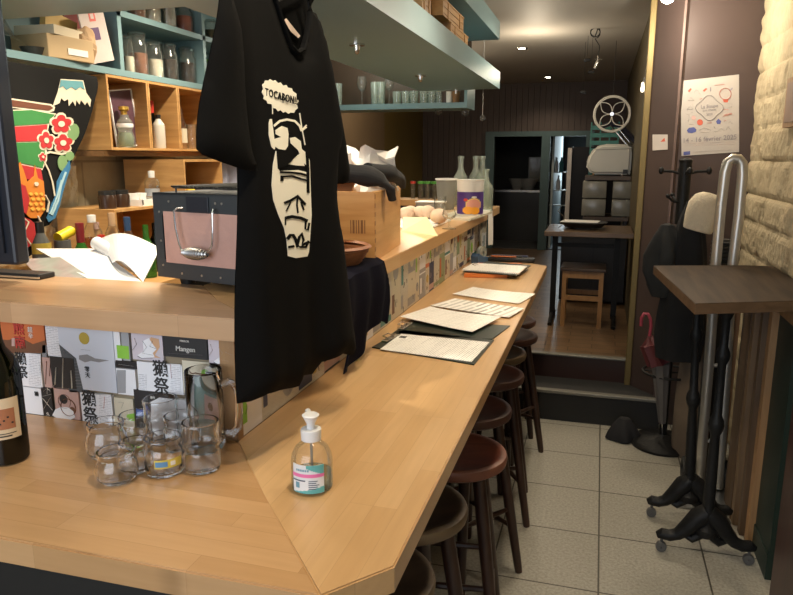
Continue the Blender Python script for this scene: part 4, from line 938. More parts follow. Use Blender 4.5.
# cloth draped over the ledge edge
b = MB(); y0n, y1n = 1.60, 1.94
prof = [(-.80, ZU + .010), (-.70, ZU + .014), (-.640, ZU + .012), (-.612, ZU + .004), (-.604, ZU - .03), (-.603, ZU - .08), (-.608, ZU - .13), (-.612, ZU - .17), (-.616, ZU - .205)]
N1 = 26; Vv = []
for i in range(N1 + 1):
    row = []
    for j, (x_, z_) in enumerate(prof):
        u_ = i / N1; w_ = .010 * math.sin(u_ * 17 + j * .25) * (j / 8); yy = y0n + (y1n - y0n) * u_ + (.015 * math.sin(j * 1.3) if i in (0, N1) else 0) + (.0115 * (j - 3) if j > 3 else 0) * (u_ - .4)
        zz_ = z_ - (.035 * math.sin(u_ * 5 + 1) * max(0, j - 4) / 4)
        row.append(b.bm.verts.new((x_ + w_ + .004, yy, zz_)))
    Vv.append(row)
for i in range(N1):
    for j in range(len(prof) - 1): b.bm.faces.new([Vv[i][j], Vv[i + 1][j], Vv[i + 1][j + 1], Vv[i][j + 1]])
b.bm.normal_update(); r = bmesh.ops.extrude_face_region(b.bm, geom=b.bm.faces[:])
for v in [v for v in r['geom'] if isinstance(v, bmesh.types.BMVert)]: v.co -= Vector((.006, 0, .003))
tag(b.build('navy_cloth', NCL, smooth=True), 'dark navy cloth hanging down over the ledge edge, right of the T-shirt', 'cloth')
# far end of the ledge
p = up(421, 234)
t = T('folded_napkins', 'pale yellow folded napkin wedge on the ledge beyond the wine crate', 'napkin', (-.75, 2.72, ZU))
YL = mat('napkin_yellow', (.74, .66, .38), .7, var=.03)
P_ = [Vector(atz(x, y, ZU)) for x, y in [(402, 231), (438, 236), (431, 224), (405, 222)]]
ap = [aty(403, 217, P_[0].y + .15), aty(427, 217, P_[1].y + .1)]
b = MB(); bm = b.bm; vs = [bm.verts.new(v) for v in P_] + [bm.verts.new(v) for v in ap]
for f in ((0, 1, 5, 4), (1, 2, 5), (2, 3, 4, 5), (3, 0, 4), (3, 2, 1, 0)): bm.faces.new([vs[i] for i in f])
b.build('napkin', YL, t, world=True)
BUN = mat('pale_bun', (.62, .45, .33), .6, var=.15, scale=20); WRAP = glass('plastic_wrap', (.9, .88, .86), (.7, .68, .66), .15, .35)
tr = T('bun_tray', 'plastic-wrapped tray under the row of pale buns', 'tray', (-.86, 3.1, ZU))
A = atz(404, 224, ZU); B = atz(447, 224, ZU)
b = MB(); b.b2((-.95, 2.86, ZU), (-.70, 3.30, ZU + .012), bev=.004); b.build('tray', WHITE, tr, world=True)
for k, (px_, py_, r_) in enumerate([(406, 213, .037), (414, 211, .038), (424, 211, .038), (434, 210, .040), (439, 216, .042), (444, 205.5, .030)]):
    v = aty(px_, py_, 3.18 - k * .035 if k < 4 else (2.98 if k == 4 else 3.22)); z_ = ZU + .012 + r_ * .8
    o = MB().sph((0, 0, 0), r_, (1, 1.05, .82), 16).build('bun', BUN, smooth=True); vx = atz(px_, py_, z_); o.location = (vx.x, min(max(vx.y, 2.9), 3.28), z_)
    tag(o, ['pale bun at the left end of the wrapped row', 'pale bun second from the left in the wrapped row', 'pale bun in the middle of the wrapped row', 'pale bun second from the right in the wrapped row', 'largest pale bun, lying in front at the right of the wrapped row', 'small bun raised at the back right of the wrapped row'][k], 'bun', 'pale buns in the wrapped tray')
def wine_glass(label, loc, h=.17, r=.036, m=CLEAR, grp=None, cat='wine glass', rot=None, seg=22):
    t = T('wine_glass', label, cat, loc, 0, grp)
    b = MB(); b.lathe([(0, 0), (r * .95, 0), (r * .95, .003), (.006, .008), (.0042, h * .2), (.005, h * .45), (r * .75, h * .58), (r, h * .75), (r * .82, h), (r * .78, h), (r * .95, h * .75), (r * .7, h * .6), (0, h * .5)], seg=seg)
    b.build('bowl', m, t, smooth=True); return t
v = up(449, 229); wine_glass('small stemmed glass standing beside the buns near the ledge edge', v, .085, .032)
t = T('chopping_board', 'white flat tray under the purple peach tub', 'tray', (-.78, 3.75, ZU))
P_ = [Vector(atz(x, y, ZU)) for x, y in [(436, 219), (470, 221), (492, 213.5), (462, 211)]]
b = MB(); b.prism(P_, (0, 0, .012)); b.build('tray', mat('tray_cream', (.6, .56, .45), .4), t, world=True)
# peach tub
v = Vector(atz(468.5, 215, ZU + .012)); zT = ZU + .012
t = T('purple_tub', 'white plastic tub with a purple label picturing peaches', 'tub', (v.x, v.y + .04, zT))
hT = aty(468, 179.5, v.y + .04).z - zT; rT = .068
PUR = mat('label_purple', (.075, .035, .20), .4); PCH = mat('peach_orange', (.85, .36, .03), .5); PKP = mat('peach_pink', (.75, .33, .25), .5); YEL = mat('label_yellow', (.8, .6, .15), .4)
b = MB(); b.lathe([(0, 0), (rT * .96, 0), (rT, .006), (rT, hT * .68), (rT * 1.03, hT * .7), (rT * 1.05, hT * .97), (rT * 1.12, hT), (rT * 1.0, hT), (rT * .95, hT * .9), (0, hT * .88)], seg=40); b.build('tub_body', WHITE, t, smooth=True)
a0 = math.atan2(-v.y, -v.x)
b = MB(); arc(b, rT + .0006, a0 - 1.5, a0 + 1.5, .006, hT * .66, 36)
def ov(mi, ca, cz, ra, rz_, lift, n=9):
    b.m(mi)
    for k in range(n):
        u0, u1 = -1 + 2 * k / n, -1 + 2 * (k + 1) / n; h_ = rz_ * math.sqrt(max(0, 1 - ((u0 + u1) / 2) ** 2)); arc(b, rT + lift, a0 + ca + ra * u0, a0 + ca + ra * u1, cz - h_, cz + h_, 2)
ov(4, .28, .055, .62, .034, .0014); ov(1, .28, .055, .55, .028, .002); ov(2, -.15, .026, .42, .020, .0028); ov(2, .35, .024, .40, .019, .0034); ov(3, -.35, .080, .16, .008, .002); ov(5, .3, .094, .2, .005, .002)
b.build('printed_label', [PUR, PKP, PCH, mat('label_red', (.6, .05, .03), .4), YEL, INKW], t)
# glass swing-top bottles
def big_bottle(label, loc, h=.32, r=.042, m=GREENISH, grp=None):
    t = T('glass_bottle', label, 'bottle', loc, 0, grp)
    b = MB(); b.lathe([(0, 0), (r * .94, 0), (r, .006), (r, h * .52), (r * .9, h * .60), (r * .5, h * .70), (r * .38, h * .76), (r * .36, h * .93), (r * .44, h * .94), (r * .44, h), (r * .28, h), (r * .26, h * .76), (r * .8, h * .58), (r * .92, h * .5), (r * .92, .012), (0, .010)], seg=24); b.build('bottle_body', m, t, smooth=True)
    return t
GB = 'empty glass bottles at the far end of the ledge'
for px_, py_, Y_, lb, hh in [(461, 156, 4.30, 'empty clear glass bottle left of the tall pair, behind the purple tub', .33), (476, 156, 4.34, 'left bottle of the tall pair right of the purple tub', .33), (482.5, 156, 4.22, 'right bottle of the tall pair right of the purple tub', .33), (486, 169, 4.02, 'pale green bottle standing nearest the hanging towel', .30)]:
    v = aty(px_, py_, Y_); big_bottle(lb, (v.x, Y_, ZU), v.z - ZU if abs(v.z - ZU) < .5 else hh, .046, grp=GB)
v = aty(446, 210, 4.05); t = T('plastic_jug', 'clear plastic jug with a white rim, left of the purple tub', 'jug', (v.x, 4.05, ZU))
hj = aty(446, 179, 4.05).z - ZU
b = MB(); b.lathe([(0, 0), (.048, 0), (.062, hj), (.058, hj), (.045, .006), (0, .006)], seg=28); b.build('jug_body', DUSTY, t, smooth=True)
b = MB(); b.lathe([(.059, hj - .006), (.066, hj - .006), (.066, hj + .004), (.059, hj + .004)], seg=28, closed=True); b.build('rim', WHITE, t, smooth=True)
v = aty(440, 206, 3.75); t = T('drinking_glass', 'clear tumbler in front of the plastic jug', 'glass', (v.x, 3.75, ZU)); b = MB(); b.lathe([(0, 0), (.03, 0), (.036, .095), (.033, .095), (.028, .006), (0, .006)], seg=24); b.build('bowl', CLEAR, t, smooth=True)
v = aty(431, 203, 3.9); t = T('plastic_container', 'low white plastic container behind the buns', 'container', (v.x, 3.9, ZU)); b = MB(); b.box((0, 0, .025), (.16, .11, .05), bev=.008); b.build('box_body', DUSTY, t, smooth=True); b = MB(); b.box((0, 0, .054), (.165, .115, .008), bev=.003); b.build('lid', WHITE, t, smooth=True)
# towel hanging over the ledge
t = T('white_towel', 'white towel hanging down over the far end of the ledge', 'towel', (-.61, 4.05, ZU))
b = MB(); xs_ = [(-.70, ZU + .004), (-.63, ZU + .005), (-.615, ZU + .002), (-.611, ZU - .05), (-.609, ZU - .12), (-.607, ZU - .19)]; Vv = []
for i in range(9):
    Vv.append([b.bm.verts.new((x_ + .006 * math.sin(i * 1.4) * (j > 2), 3.93 + .15 * i / 8 + .008 * j * (i / 8 - .3), z_ - (.018 * i / 8 if j == 5 else 0))) for j, (x_, z_) in enumerate(xs_)])
for i in range(8):
    for j in range(5): b.bm.faces.new([Vv[i][j], Vv[i + 1][j], Vv[i + 1][j + 1], Vv[i][j + 1]])
r = bmesh.ops.extrude_face_region(b.bm, geom=b.bm.faces[:]); bmesh.ops.translate(b.bm, verts=[v for v in r['geom'] if isinstance(v, bmesh.types.BMVert)], vec=(-.003, 0, -.002)); b.build('towel_cloth', PAPER, t, world=True, smooth=True)
# back ledge with green-lidded jars
t = T('wall_ledge', 'narrow wooden ledge behind the bar end carrying green-lidded jars', 'ledge', (-1.25, 4.3, 0))
A = aty(398, 202, 4.6); B = aty(441, 202, 4.6)
b = MB(); b.b2((A.x - .25, 4.5, 1.235), (B.x + .02, 4.75, 1.275)); b.build('board', CX_, t, world=True); b = MB(); b.b2((A.x - .25, 4.52, 0), (B.x, 4.72, 1.235)); b.build('cabinet', BLACK, t, world=True)
GL = mat('lid_green', (.08, .30, .04), .4); SPI = mat('dark_spice', (.06, .045, .02), .7); REDL = mat('lid_red', (.5, .03, .02), .4)
for k, (px_, lm, lb) in enumerate([(413, REDL, 'small jar with a red lid on the wall ledge'), (421, GL, 'left green-lidded jar on the wall ledge'), (427.5, GL, 'middle green-lidded jar on the wall ledge'), (434.5, GL, 'right green-lidded jar on the wall ledge')]):
    v = aty(px_, 197, 4.6); h_ = .105; r_ = .022 if k else .016
    t = T('spice_jar', lb, 'jar', (v.x, 4.6, 1.275), 0, 'spice jars on the wall ledge'); b = MB(); b.lathe([(0, 0), (r_, 0), (r_, h_), (r_ * .9, h_), (r_ * .9, .004), (0, .004)], seg=18); b.build('jar_body', CLEAR, t, smooth=True)
    MB().cyl((0, 0, .005), (0, 0, h_ * .6), r_ * .88, seg=16).build('contents', SPI, t); MB().cyl((0, 0, h_), (0, 0, h_ + .016), r_ * 1.1, seg=18).build('lid', lm, t)
# glass shelf facing the room, at the end of the bar
zG = 1.872
A = aty(330, 108, 4.5); B = aty(467, 106, 4.5)
t = T('glass_shelf', 'grey-green shelf at the bar end carrying a row of drinking glasses', 'shelf', (-1.5, 4.5, zG))
b = MB(); b.b2((-2.38, 4.5, zG), (B.x, 4.78, zG + .035)); b.build('board', TEAL, t, world=True); b = MB(); b.b2((B.x - .02, 4.5, zG + .035), (B.x, 4.78, zG + .15)); b.build('end_panel', TEAL, t, world=True)
b = MB(); b.b2((-2.38, 4.72, zG + .035), (B.x - .02, 4.74, zG + .6)); b.build('back_board', mat('shelf_back_brown', (.06, .035, .02), .5), t, world=True)
gx_ = [(338, 'tall'), (362, 'wine'), (375, 'tall'), (381, 'tall'), (389, 'wine'), (397, 'cup'), (406, 'cup'), (414, 'cup'), (424, 'cup'), (432, 'cup'), (440, 'cup')]
nm = ['leftmost', 'second', 'third', 'fourth', 'fifth', 'sixth', 'seventh', 'eighth', 'ninth', 'tenth', 'eleventh']
for k, (px_, kd) in enumerate(gx_):
    v = aty(px_, 100, 4.58); lb = {'tall': 'tall tumbler', 'wine': 'stemmed wine glass', 'cup': 'short tumbler'}[kd] + ' on the bar-end shelf, ' + nm[k] + ' glass from the left'
    if kd == 'wine': wine_glass(lb, (v.x, 4.58, zG + .035), .19, .035, CLEAR, 'glasses on the bar-end shelf', 'glass')
    else:
        h_ = .15 if kd == 'tall' else .085; t = T('drinking_glass', lb, 'glass', (v.x, 4.58, zG + .035), 0, 'glasses on the bar-end shelf'); b = MB(); b.lathe([(0, 0), (.026, 0), (.031, h_), (.028, h_), (.024, .006), (0, .006)], seg=20); b.build('bowl', GREENISH, t, smooth=True)
for px_, c_, lb in [(449, (.75, .72, .66), 'white cup on the bar-end shelf'), (456, (.30, .14, .05), 'brown jar at the right end of the bar-end shelf'), (444.5, (.05, .03, .02), 'dark jar left of the white cup on the bar-end shelf')]:
    v = aty(px_, 100, 4.58); t = T('ceramic_cup', lb, 'cup', (v.x, 4.58, zG + .035), 0); b = MB(); b.lathe([(0, 0), (.022, 0), (.027, .075), (.024, .075), (.02, .006), (0, .006)], seg=20); b.build('cup_body', mat('cup_%d' % px_, c_, .4), t, smooth=True)
for px_, py_, lb in [(439, 111, 'round glass hanging under the bar-end shelf, leftmost'), (465, 112, 'round glass hanging under the bar-end shelf, middle'), (482.5, 118, 'small glass drop hanging right of the bar-end shelf')]:
    Y_ = 4.15 if px_ > 470 else 4.65
    v = aty(px_, py_, Y_); t = T('hanging_glass', lb, 'hanging glass', v, 0, 'glass globes hanging at the bar end')
    r_ = .028 if px_ < 470 else .016; zc_ = {True: ZS, False: zG}[px_ > 470]
    b = MB(); b.sph((0, 0, 0), r_, seg=16); b.build('globe', CLEAR, t, smooth=True); b = MB(); top_z = (2.5 if px_ > 470 else zG) - v.z; b.cyl((0, 0, r_), (0, 0, top_z), .0015, seg=6); b.build('cord', STEEL, t)
# ================================================================== LEFT WALL: SHELVES
XF = -2.10; XW = -2.345
def yl(px, py, X=XF): return atx(px, py, X).y
t = T('wall_shelf', 'grey-green cubby shelving along the left wall holding jars, books and papers', 'shelf', (-2.25, 2.7, 1.917))
z1, z2 = 1.917, 2.175
b = MB(); b.b2((XW, 1.2, z1), (XF, 4.3, z1 + .028)); b.build('shelf_board', TEAL, t, world=True)
yd1, yd2 = 2.72, 3.41
b = MB(); b.b2((XW, yd1, z2), (XF, 4.3, z2 + .026)); b.build('shelf_board', TEAL, t, world=True)
for y_ in (yd1, yd2, 4.27): MB().b2((XW, y_, z1 + .028), (XF, y_ + .026, 2.49)).build('divider', TEAL, t, world=True)
MB().b2((XW - .02, 1.2, z1 + .02), (XW, 4.3, 2.49)).build('back_panel', TEAL, t, world=True)
zs1 = z1 + .028; zs2 = z2 + .026
def jar(label, loc, h, r, fill, fc, grp, lid=None):
    t = T('glass_jar', label, 'jar', loc, 0, grp)
    b = MB(); b.lathe([(0, 0), (r * .95, 0), (r, .006), (r, h * .74), (r * .82, h * .84), (r * .84, h), (r * .78, h), (r * .76, h * .84), (r * .94, h * .73), (r * .94, .008), (0, .008)], seg=22); b.build('jar_body', CLEAR, t, smooth=True)
    if fill: b = MB(); b.cyl((0, 0, .009), (0, 0, h * fill), r * .92, seg=20); b.build('contents', fc, t, smooth=True)
    b = MB(); b.lathe([(0, h), (r * .9, h), (r * .92, h + .006), (r * .6, h + .014), (0, h + .016)], seg=20); b.build('lid', lid or CLEAR, t, smooth=True)
SPB = mat('reddish_dried_flowers', (.22, .09, .05), .8, var=.4, scale=60); CFE = mat('dark_beans', (.022, .014, .010), .7, var=.5, scale=90); WHP = mat('pale_flour', (.62, .57, .48), .8); OLV = mat('olive_leaves', (.14, .13, .06), .8, var=.4, scale=60); RDP = mat('red_chilli', (.42, .10, .06), .7, var=.4, scale=60)
J1 = 'storage jars on the lower cubby shelf'; J2 = 'storage jars on the upper cubby shelf'
for px_, h_, r_, fl, fc, lb in [(129, .16, .030, .5, WHP, 'narrow glass jar at the left of the lower cubby row'), (139, .19, .047, .55, SPB, 'large glass jar of reddish dried petals on the lower cubby shelf'), (155, .165, .044, .55, WHP, 'glass jar of pale powder on the lower cubby shelf'), (170, .175, .044, .62, CFE, 'glass jar of black beans left of another, lower cubby shelf'), (187.5, .18, .047, .62, CFE, 'rightmost glass jar of dark beans on the lower cubby shelf')]:
    jar(lb, (-2.185, yl(px_, 70, -2.185), zs1), h_, r_, fl, fc, J1)
jar('green-lidded glass jar behind the T-shirt edge, lower cubby shelf', (-2.185, 3.56, zs1), .14, .045, .6, OLV, J1, GL)
for px_, h_, r_, fl, fc, lb in [(138, .15, .044, .7, SPB, 'jar of brown spice at the left of the upper cubby shelf'), (152, .15, .048, .8, WHP, 'jar of cream grains on the upper cubby shelf'), (168, .15, .046, .7, mat('foil', (.55, .55, .55), .2, metal=.8), 'jar wrapped in silver foil on the upper cubby shelf'), (184, .15, .048, .6, RDP, 'jar of red chillies at the right of the upper cubby shelf'), (211, .11, .046, .6, OLV, 'short jar of olive leaves in the right upper cubby')]:
    jar(lb, (-2.185, yl(px_, 25, -2.185), zs2), h_, r_, fl, fc, J2)
# books, papers and a bowl in the left bay
def slab_at(name, label, cat, py_c, ang, w_, h_, th_, m, m2=None, yaw=0, z_=zs1, x=-2.19, grp=None, y=None):
    t = T(name, label, cat, (x, y if y is not None else yl(*py_c, -2.19), z_), R(yaw), grp)
    rot = Matrix.Rotation(R(ang), 3, 'X'); dz_ = abs(math.sin(R(ang))) * w_ / 2 + math.cos(R(ang)) * 0
    M = Matrix.Translation((0, 0, abs(math.cos(R(ang))) * h_ / 2 + abs(math.sin(R(ang))) * w_ / 2)) @ rot.to_4x4()
    b = MB(); b.box((0, 0, 0), (th_, w_, h_)); b.build('pages' if m2 else 'sheet', m, t, xf=M)
    if m2: b = MB(); b.box((th_ / 2 + .001, 0, 0), (.003, w_ + .004, h_ + .004)); b.build('cover', m2, t, xf=M)
    return t
BT = mat('cardboard_tan', (.50, .36, .20), .7); BT2 = mat('cream_card', (.62, .54, .40), .7); DR = mat('book_dark_red', (.20, .025, .02), .5); MAU = mat('booklet_mauve', (.55, .47, .45), .5); PUR2 = mat('booklet_purple', (.10, .05, .14), .5)
t = T('card_box', 'flat tan cardboard box lying on the shelf under the stacked books', 'box', (-2.19, yl(54, 55, -2.19), zs1), R(-6)); b = MB(); b.box((0, 0, .045), (.20, .23, .09), bev=.003); b.build('box_body', BT, t); b = MB(); b.b2((.101, -.02, .02), (.103, .08, .045)); b.build('label_patch', PAPER, t)
t = T('book', 'cream book lying on top of the tan cardboard box', 'book', (-2.19, yl(53, 45, -2.19), zs1 + .09), R(5)); b = MB(); b.box((0, 0, .0175), (.18, .21, .035)); b.build('pages', BT2, t)
t = T('book', 'orange-tan book leaning on the pile over the cardboard box', 'book', (-2.19, yl(60, 36, -2.19), zs1 + .125), R(-4)); b = MB(); b.box((0, 0, .03), (.03, .16, .065), rot=Matrix.Rotation(R(-12), 3, 'X')); b.build('pages', mat('book_ochre', (.55, .37, .13), .6), t)
t = T('paper_bag', 'crumpled brown paper bag hanging over the shelf edge by the booklets', 'bag', (-2.12, yl(86, 52, -2.12), zs1))
b = MB(); b.sph((0, 0, .075), .07, (.55, .75, 1.05), 20)
for v_ in b.bm.verts: v_.co += Vector((0, 0, 0)) + v_.co.normalized() * .02 * noise.noise(v_.co * 30)
b.build('bag_body', mat('kraft_paper', (.45, .30, .17), .8, var=.25, scale=25), t)
slab_at('booklet', 'upright mauve booklet with a red emblem and a purple block, leaning in the shelf', 'booklet', (108, 50), 14, .16, .20, .006, MAU, None, x=-2.12, y=2.60)
o = bpy.data.objects['booklet']; Mx = Matrix.Translation((0, 0, .118)) @ Matrix.Rotation(R(14), 4, 'X')
b = MB(); b.b2((.0031, -.055, -.01), (.0036, .025, .04)); b.m(1); b.b2((.0031, -.02, .065), (.0036, .02, .105)); b.m(2); b.b2((.0032, -.010, .075), (.0038, .010, .095)); b.build('cover_print', [PUR2, mat('emblem_red', (.6, .12, .10), .5), MAU], o, xf=Mx)
slab_at('book', 'dark red book behind the mauve booklet', 'book', (90, 40), 16, .15, .24, .02, DR, None, x=-2.24)
slab_at('booklet', 'white folder with a black ring behind the red book', 'folder', (98, 28), 10, .17, .27, .012, LAM, None, x=-2.29)
bpy.data.objects['booklet.001'].name = 'ring_folder'
slab_at('book', 'red-spined dark book at the right end of the left shelf bay', 'book', (113, 30), 0, .03, .25, .17, mat('book_black', (.03, .02, .03), .4), None, x=-2.24)
# hanging wine glass lying / bowl at far left
t = T('glass_funnel', 'large clear glass vessel lying on its side at the left of the shelf', 'glass vessel', (-2.2, yl(24, 52, -2.2), zs1 + .05))
b = MB(); b.lathe([(.004, 0), (.006, .05), (.05, .16), (.085, .30), (.088, .33), (.085, .33), (.082, .30), (.046, .16), (.002, .05)], seg=28, rot=Matrix.Rotation(R(66), 3, 'X')); b.build('bowl', CLEAR, t, smooth=True)
b = MB(); b.lathe([(0, -.05), (.03, -.05), (.035, -.045), (.006, -.038), (.004, 0)], seg=20, rot=Matrix.Rotation(R(66), 3, 'X')); b.build('foot', CLEAR, t, smooth=True)
t = T('dark_bowl', 'small dark bowl beside the tan box on the shelf', 'bowl', (-2.17, yl(34, 56, -2.17), zs1)); b = MB(); b.lathe([(0, 0), (.03, 0), (.05, .035), (.045, .035), (.027, .006), (0, .006)], seg=24); b.build('bowl_body', mat('dark_pewter', (.06, .055, .05), .3), t, smooth=True)
# three wine crates under the shelf
def wall_crate(y0, y1, label):
    t = T('wooden_crate', label, 'crate', (-2.22, (y0 + y1) / 2, 1.59), 0, 'open pine crates fixed under the shelf')
    z0, z3 = 1.59, z1 - .002; e = .012
    for (q0, q1) in (((XW, y0, z0), (XF, y0 + e, z3)), ((XW, y1 - e, z0), (XF, y1, z3))): MB().b2(q0, q1, bev=.001).build('side_board', PINEX, t, world=True)
    for (q0, q1) in (((XW, y0 + e, z0), (XF, y1 - e, z0 + e)), ((XW, y0 + e, z3 - e), (XF, y1 - e, z3))): MB().b2(q0, q1, bev=.001).build('side_board', PINE, t, world=True)
    MB().b2((XW - .004, y0, z0), (XW, y1, z3)).build('back_board', PINE, t, world=True)
yc = [2.615, 2.905, 3.150, 3.52]
wall_crate(yc[0], yc[1] - .002, 'open pine crate with a framed picture and a glass bottle, leftmost of three')
wall_crate(yc[1], yc[2] - .002, 'open pine crate with a white bottle, middle of three under the shelf')
wall_crate(yc[2], yc[3] + .002, 'open pine crate with a wine bottle and a glass, rightmost of three')
zc = 1.602
t = T('crate_shelf', 'dark wooden board under the three pine crates', 'shelf', (-2.24, 3.0, 1.565)); b = MB(); b.b2((XW, 2.60, 1.563), (-2.13, 4.3, 1.588)); b.build('board', wood('shelf_dark_pine', (.16, .08, .03), (.24, .13, .055), 'Y'), t, world=True)
t = T('framed_picture', 'purple picture in a thin white frame leaning inside the left crate', 'picture', (-2.15, 2.80, zc))
b = MB(); Mx = Matrix.Translation((-.03, .015, .135)) @ Matrix.Rotation(R(8), 4, 'X')
b.box((0, 0, 0), (.006, .16, .255)); b.build('picture_sheet', mat('picture_purple', (.10, .05, .07), .4, var=.4, scale=20), t, xf=Mx)
b = MB()
for (c_, s_) in (((.004, .08, 0), (.008, .006, .26)), ((.004, -.08, 0), (.008, .006, .26)), ((.004, 0, .13), (.008, .166, .006)), ((.004, 0, -.13), (.008, .166, .006))): b.box(c_, s_)
b.build('frame', LW, t, xf=Mx)
v = atx(126, 140, -2.14); t = T('figure_bottle', 'clear and green glass bottle with a gold cap in the left crate', 'bottle', (-2.14, v.y, zc))
b = MB(); b.lathe([(0, 0), (.036, 0), (.042, .01), (.040, .05), (.030, .075), (.036, .095), (.034, .12), (.020, .135), (.018, .15), (0, .15)], seg=24); b.build('bottle_body', GREENISH, t, smooth=True)
b = MB(); b.lathe([(0, .006), (.032, .006), (.034, .045), (.024, .07), (0, .07)], seg=20); b.build('contents', mat('green_liqueur', (.13, .17, .06), .5), t, smooth=True)
b = MB(); b.lathe([(0, .15), (.014, .15), (.014, .165), (.024, .172), (.022, .186), (0, .190)], seg=20); b.build('cap', mat('gold_cap', (.6, .38, .08), .3, metal=.7), t, smooth=True)
b = MB(); b.lathe([(.0365, .092), (.038, .100), (.0365, .110), (.034, .10)], seg=24, closed=True); b.build('collar', LW, t, smooth=True)
v = atx(107, 140, -2.13); t = T('card', 'small white card leaning at the left inside the left crate', 'card', (-2.16, 2.65, zc)); b = MB(); b.box((0, 0, .075), (.003, .03, .15), rot=Matrix.Rotation(R(-6), 3, 'X')); b.build('sheet', LW, t)
def bottle(label, loc, h, r, m, capm=None, caph=.04, labm=None, grp=None, lz=(.2, .45), liquid=None, sh=.62):
    t = T('bottle', label, 'bottle', loc, 0, grp)
    b = MB(); b.lathe([(0, 0), (r * .95, 0), (r, .005), (r, h * (sh - .08)), (r * .92, h * (sh - .02)), (r * .45, h * (sh + .10)), (r * .36, h * (sh + .16)), (r * .34, h * .985), (0, h * .985)], seg=24); b.build('bottle_body', m, t, smooth=True)
    if liquid: b = MB(); b.lathe([(0, .006), (r * .93, .006), (r * .93, h * (sh - .12)), (0, h * (sh - .12))], seg=20); b.build('contents', liquid, t, smooth=True)
    if capm: b = MB(); b.lathe([(0, h - caph), (r * .42, h - caph), (r * .44, h), (0, h + .002)], seg=18); b.build('cap', capm, t, smooth=True)
    if labm:
        a_ = math.atan2(-loc[1], -loc[0]); b = MB(); arc(b, r * 1.01, a_ - 1.2, a_ + 1.2, h * lz[0], h * lz[1], 14); b.build('paper_label', labm, t)
    return t
v = atx(160, 146, -2.15); bottle('white ceramic bottle with a black cap in the middle crate', (-2.15, v.y, zc), .165, .030, mat('white_ceramic', (.62, .60, .54), .35), BLACK, .02, sh=.75)
v = atx(152, 146, -2.19); bottle('dark bottle with a red top behind the white ceramic bottle', (-2.20, v.y + .03, zc), .235, .028, DARKG, REDL, .06)
v = atx(183, 148, -2.15); bottle('clear bottle with a cream label in the right crate', (-2.15, v.y, zc), .21, .027, CLEAR, None, labm=LC, lz=(.15, .5))
v = atx(190.5, 148, -2.14); t = T('drinking_glass', 'tall clear glass beside the labelled bottle in the right crate', 'glass', (-2.14, v.y + .02, zc)); b = MB(); b.lathe([(0, 0), (.024, 0), (.03, .13), (.027, .13), (.022, .006), (0, .006)], seg=20); b.build('bowl', CLEAR, t, smooth=True)
# ------------------------------------------------------------------ banner
BA = Vector((-2.075, 2.0, 0)); BD = Vector((0, 1, 0)); BN = Vector((1, 0, 0))
t = T('fabric_banner', 'black festival banner with bold colours, hanging from the shelf at the left', 'banner', (-2.075, 2.2, 1.5))
def bfold(s_, z_): return .010 * math.sin(s_ * 16 + z_ * 4) + .02 * max(0, s_ - .35) * math.sin(z_ * 18)
BP = (BA, BD, BN)
BK = mat('banner_black', (.007, .007, .007), .85, var=.1, spec=.15)
bout = [(-60, 52), (0, 60), (97, 77), (92, 105), (84, 133), (74, 160), (66, 186), (57, 212), (47, 225), (38, 228), (37, 250), (20, 262), (-60, 262)]
cloth(bout, 'banner_cloth', BK, t, puff=.002, folds=bfold, step=.03, plane=BP, edge=.01)
def bcl(polys, m, lift):
    bm = bmesh.new()
    for q in polys:
        try: bm.faces.new([bm.verts.new(onplane(x, y, 0, BA, BN)) for x, y in q])
        except ValueError: pass
    cutgrid(bm, .03, Vector((BA.x, BA.y, 0)), BD, UPZ, (-1, 1.2), (1.0, 2.1)); bmesh.ops.triangulate(bm, faces=bm.faces); tp = bm.faces[:]
    for v_ in bm.verts: v_.co += BN * (bfold(v_.co.y - BA.y, v_.co.z) + .003 + lift)
    r = bmesh.ops.extrude_face_region(bm, geom=tp); bmesh.ops.translate(bm, verts=[v_ for v_ in r['geom'] if isinstance(v_, bmesh.types.BMVert)], vec=-BN * (lift * .5 + .0005))
    b = MB(); b.bm.free(); b.bm = bm; return b
def ban(name, m, polys, lift=.002): bcl(polys, m, lift).build(name, m, t, world=True)
def circ(x, y, r, n=14, sy=1): return [(x + r * math.cos(2 * math.pi * k / n), y + r * sy * math.sin(2 * math.pi * k / n)) for k in range(n)]
def flower(x, y, r): return [circ(x + r * .62 * math.cos(R(90 + 72 * k)), y - r * .62 * math.sin(R(90 + 72 * k)), r * .42, 10) for k in range(5)]
BW = mat('banner_cream', (.62, .56, .44), .75); BR = mat('banner_red', (.42, .02, .025), .7); BG = mat('banner_green', (.03, .19, .045), .7); BB = mat('banner_blue', (.03, .15, .30), .7); BO = mat('banner_orange', (.60, .19, .02), .7); BBR = mat('banner_brown', (.12, .035, .015), .7); BTL = mat('banner_teal', (.10, .28, .32), .7); BSG = mat('banner_leaf', (.16, .28, .12), .7)
ban('motif_mountain', BW, [[(60, 79), (80, 80.5), (83, 93), (88, 100), (87, 107), (84, 102), (82, 105), (78, 100), (77, 104.5), (74, 100), (73.5, 106), (71, 101), (68, 106), (67, 99), (64, 101), (61, 98), (60, 103), (54, 106), (58, 92)]])
ban('motif_mountain_top', BTL, [[(60, 80), (79, 81.5), (81, 90), (77, 87), (73, 90), (69, 87), (65, 90), (62, 86), (59, 88)]], .004)
ban('motif_bar_outline', BW, [[(-60, 94), (5, 98), (52, 104), (56, 107), (55, 111), (50, 112.5), (5, 107.5), (-60, 104)]]); ban('motif_bar', BBR, [[(-60, 95.5), (5, 99.5), (51, 105.5), (54, 108), (50, 110.5), (5, 106), (-60, 102)]], .004)
ban('motif_stripe_outline', BW, [[(-60, 108), (6, 110), (30, 109), (57, 113.5), (50, 125), (47, 137), (46, 160), (40, 170), (6, 170), (-60, 172)]])
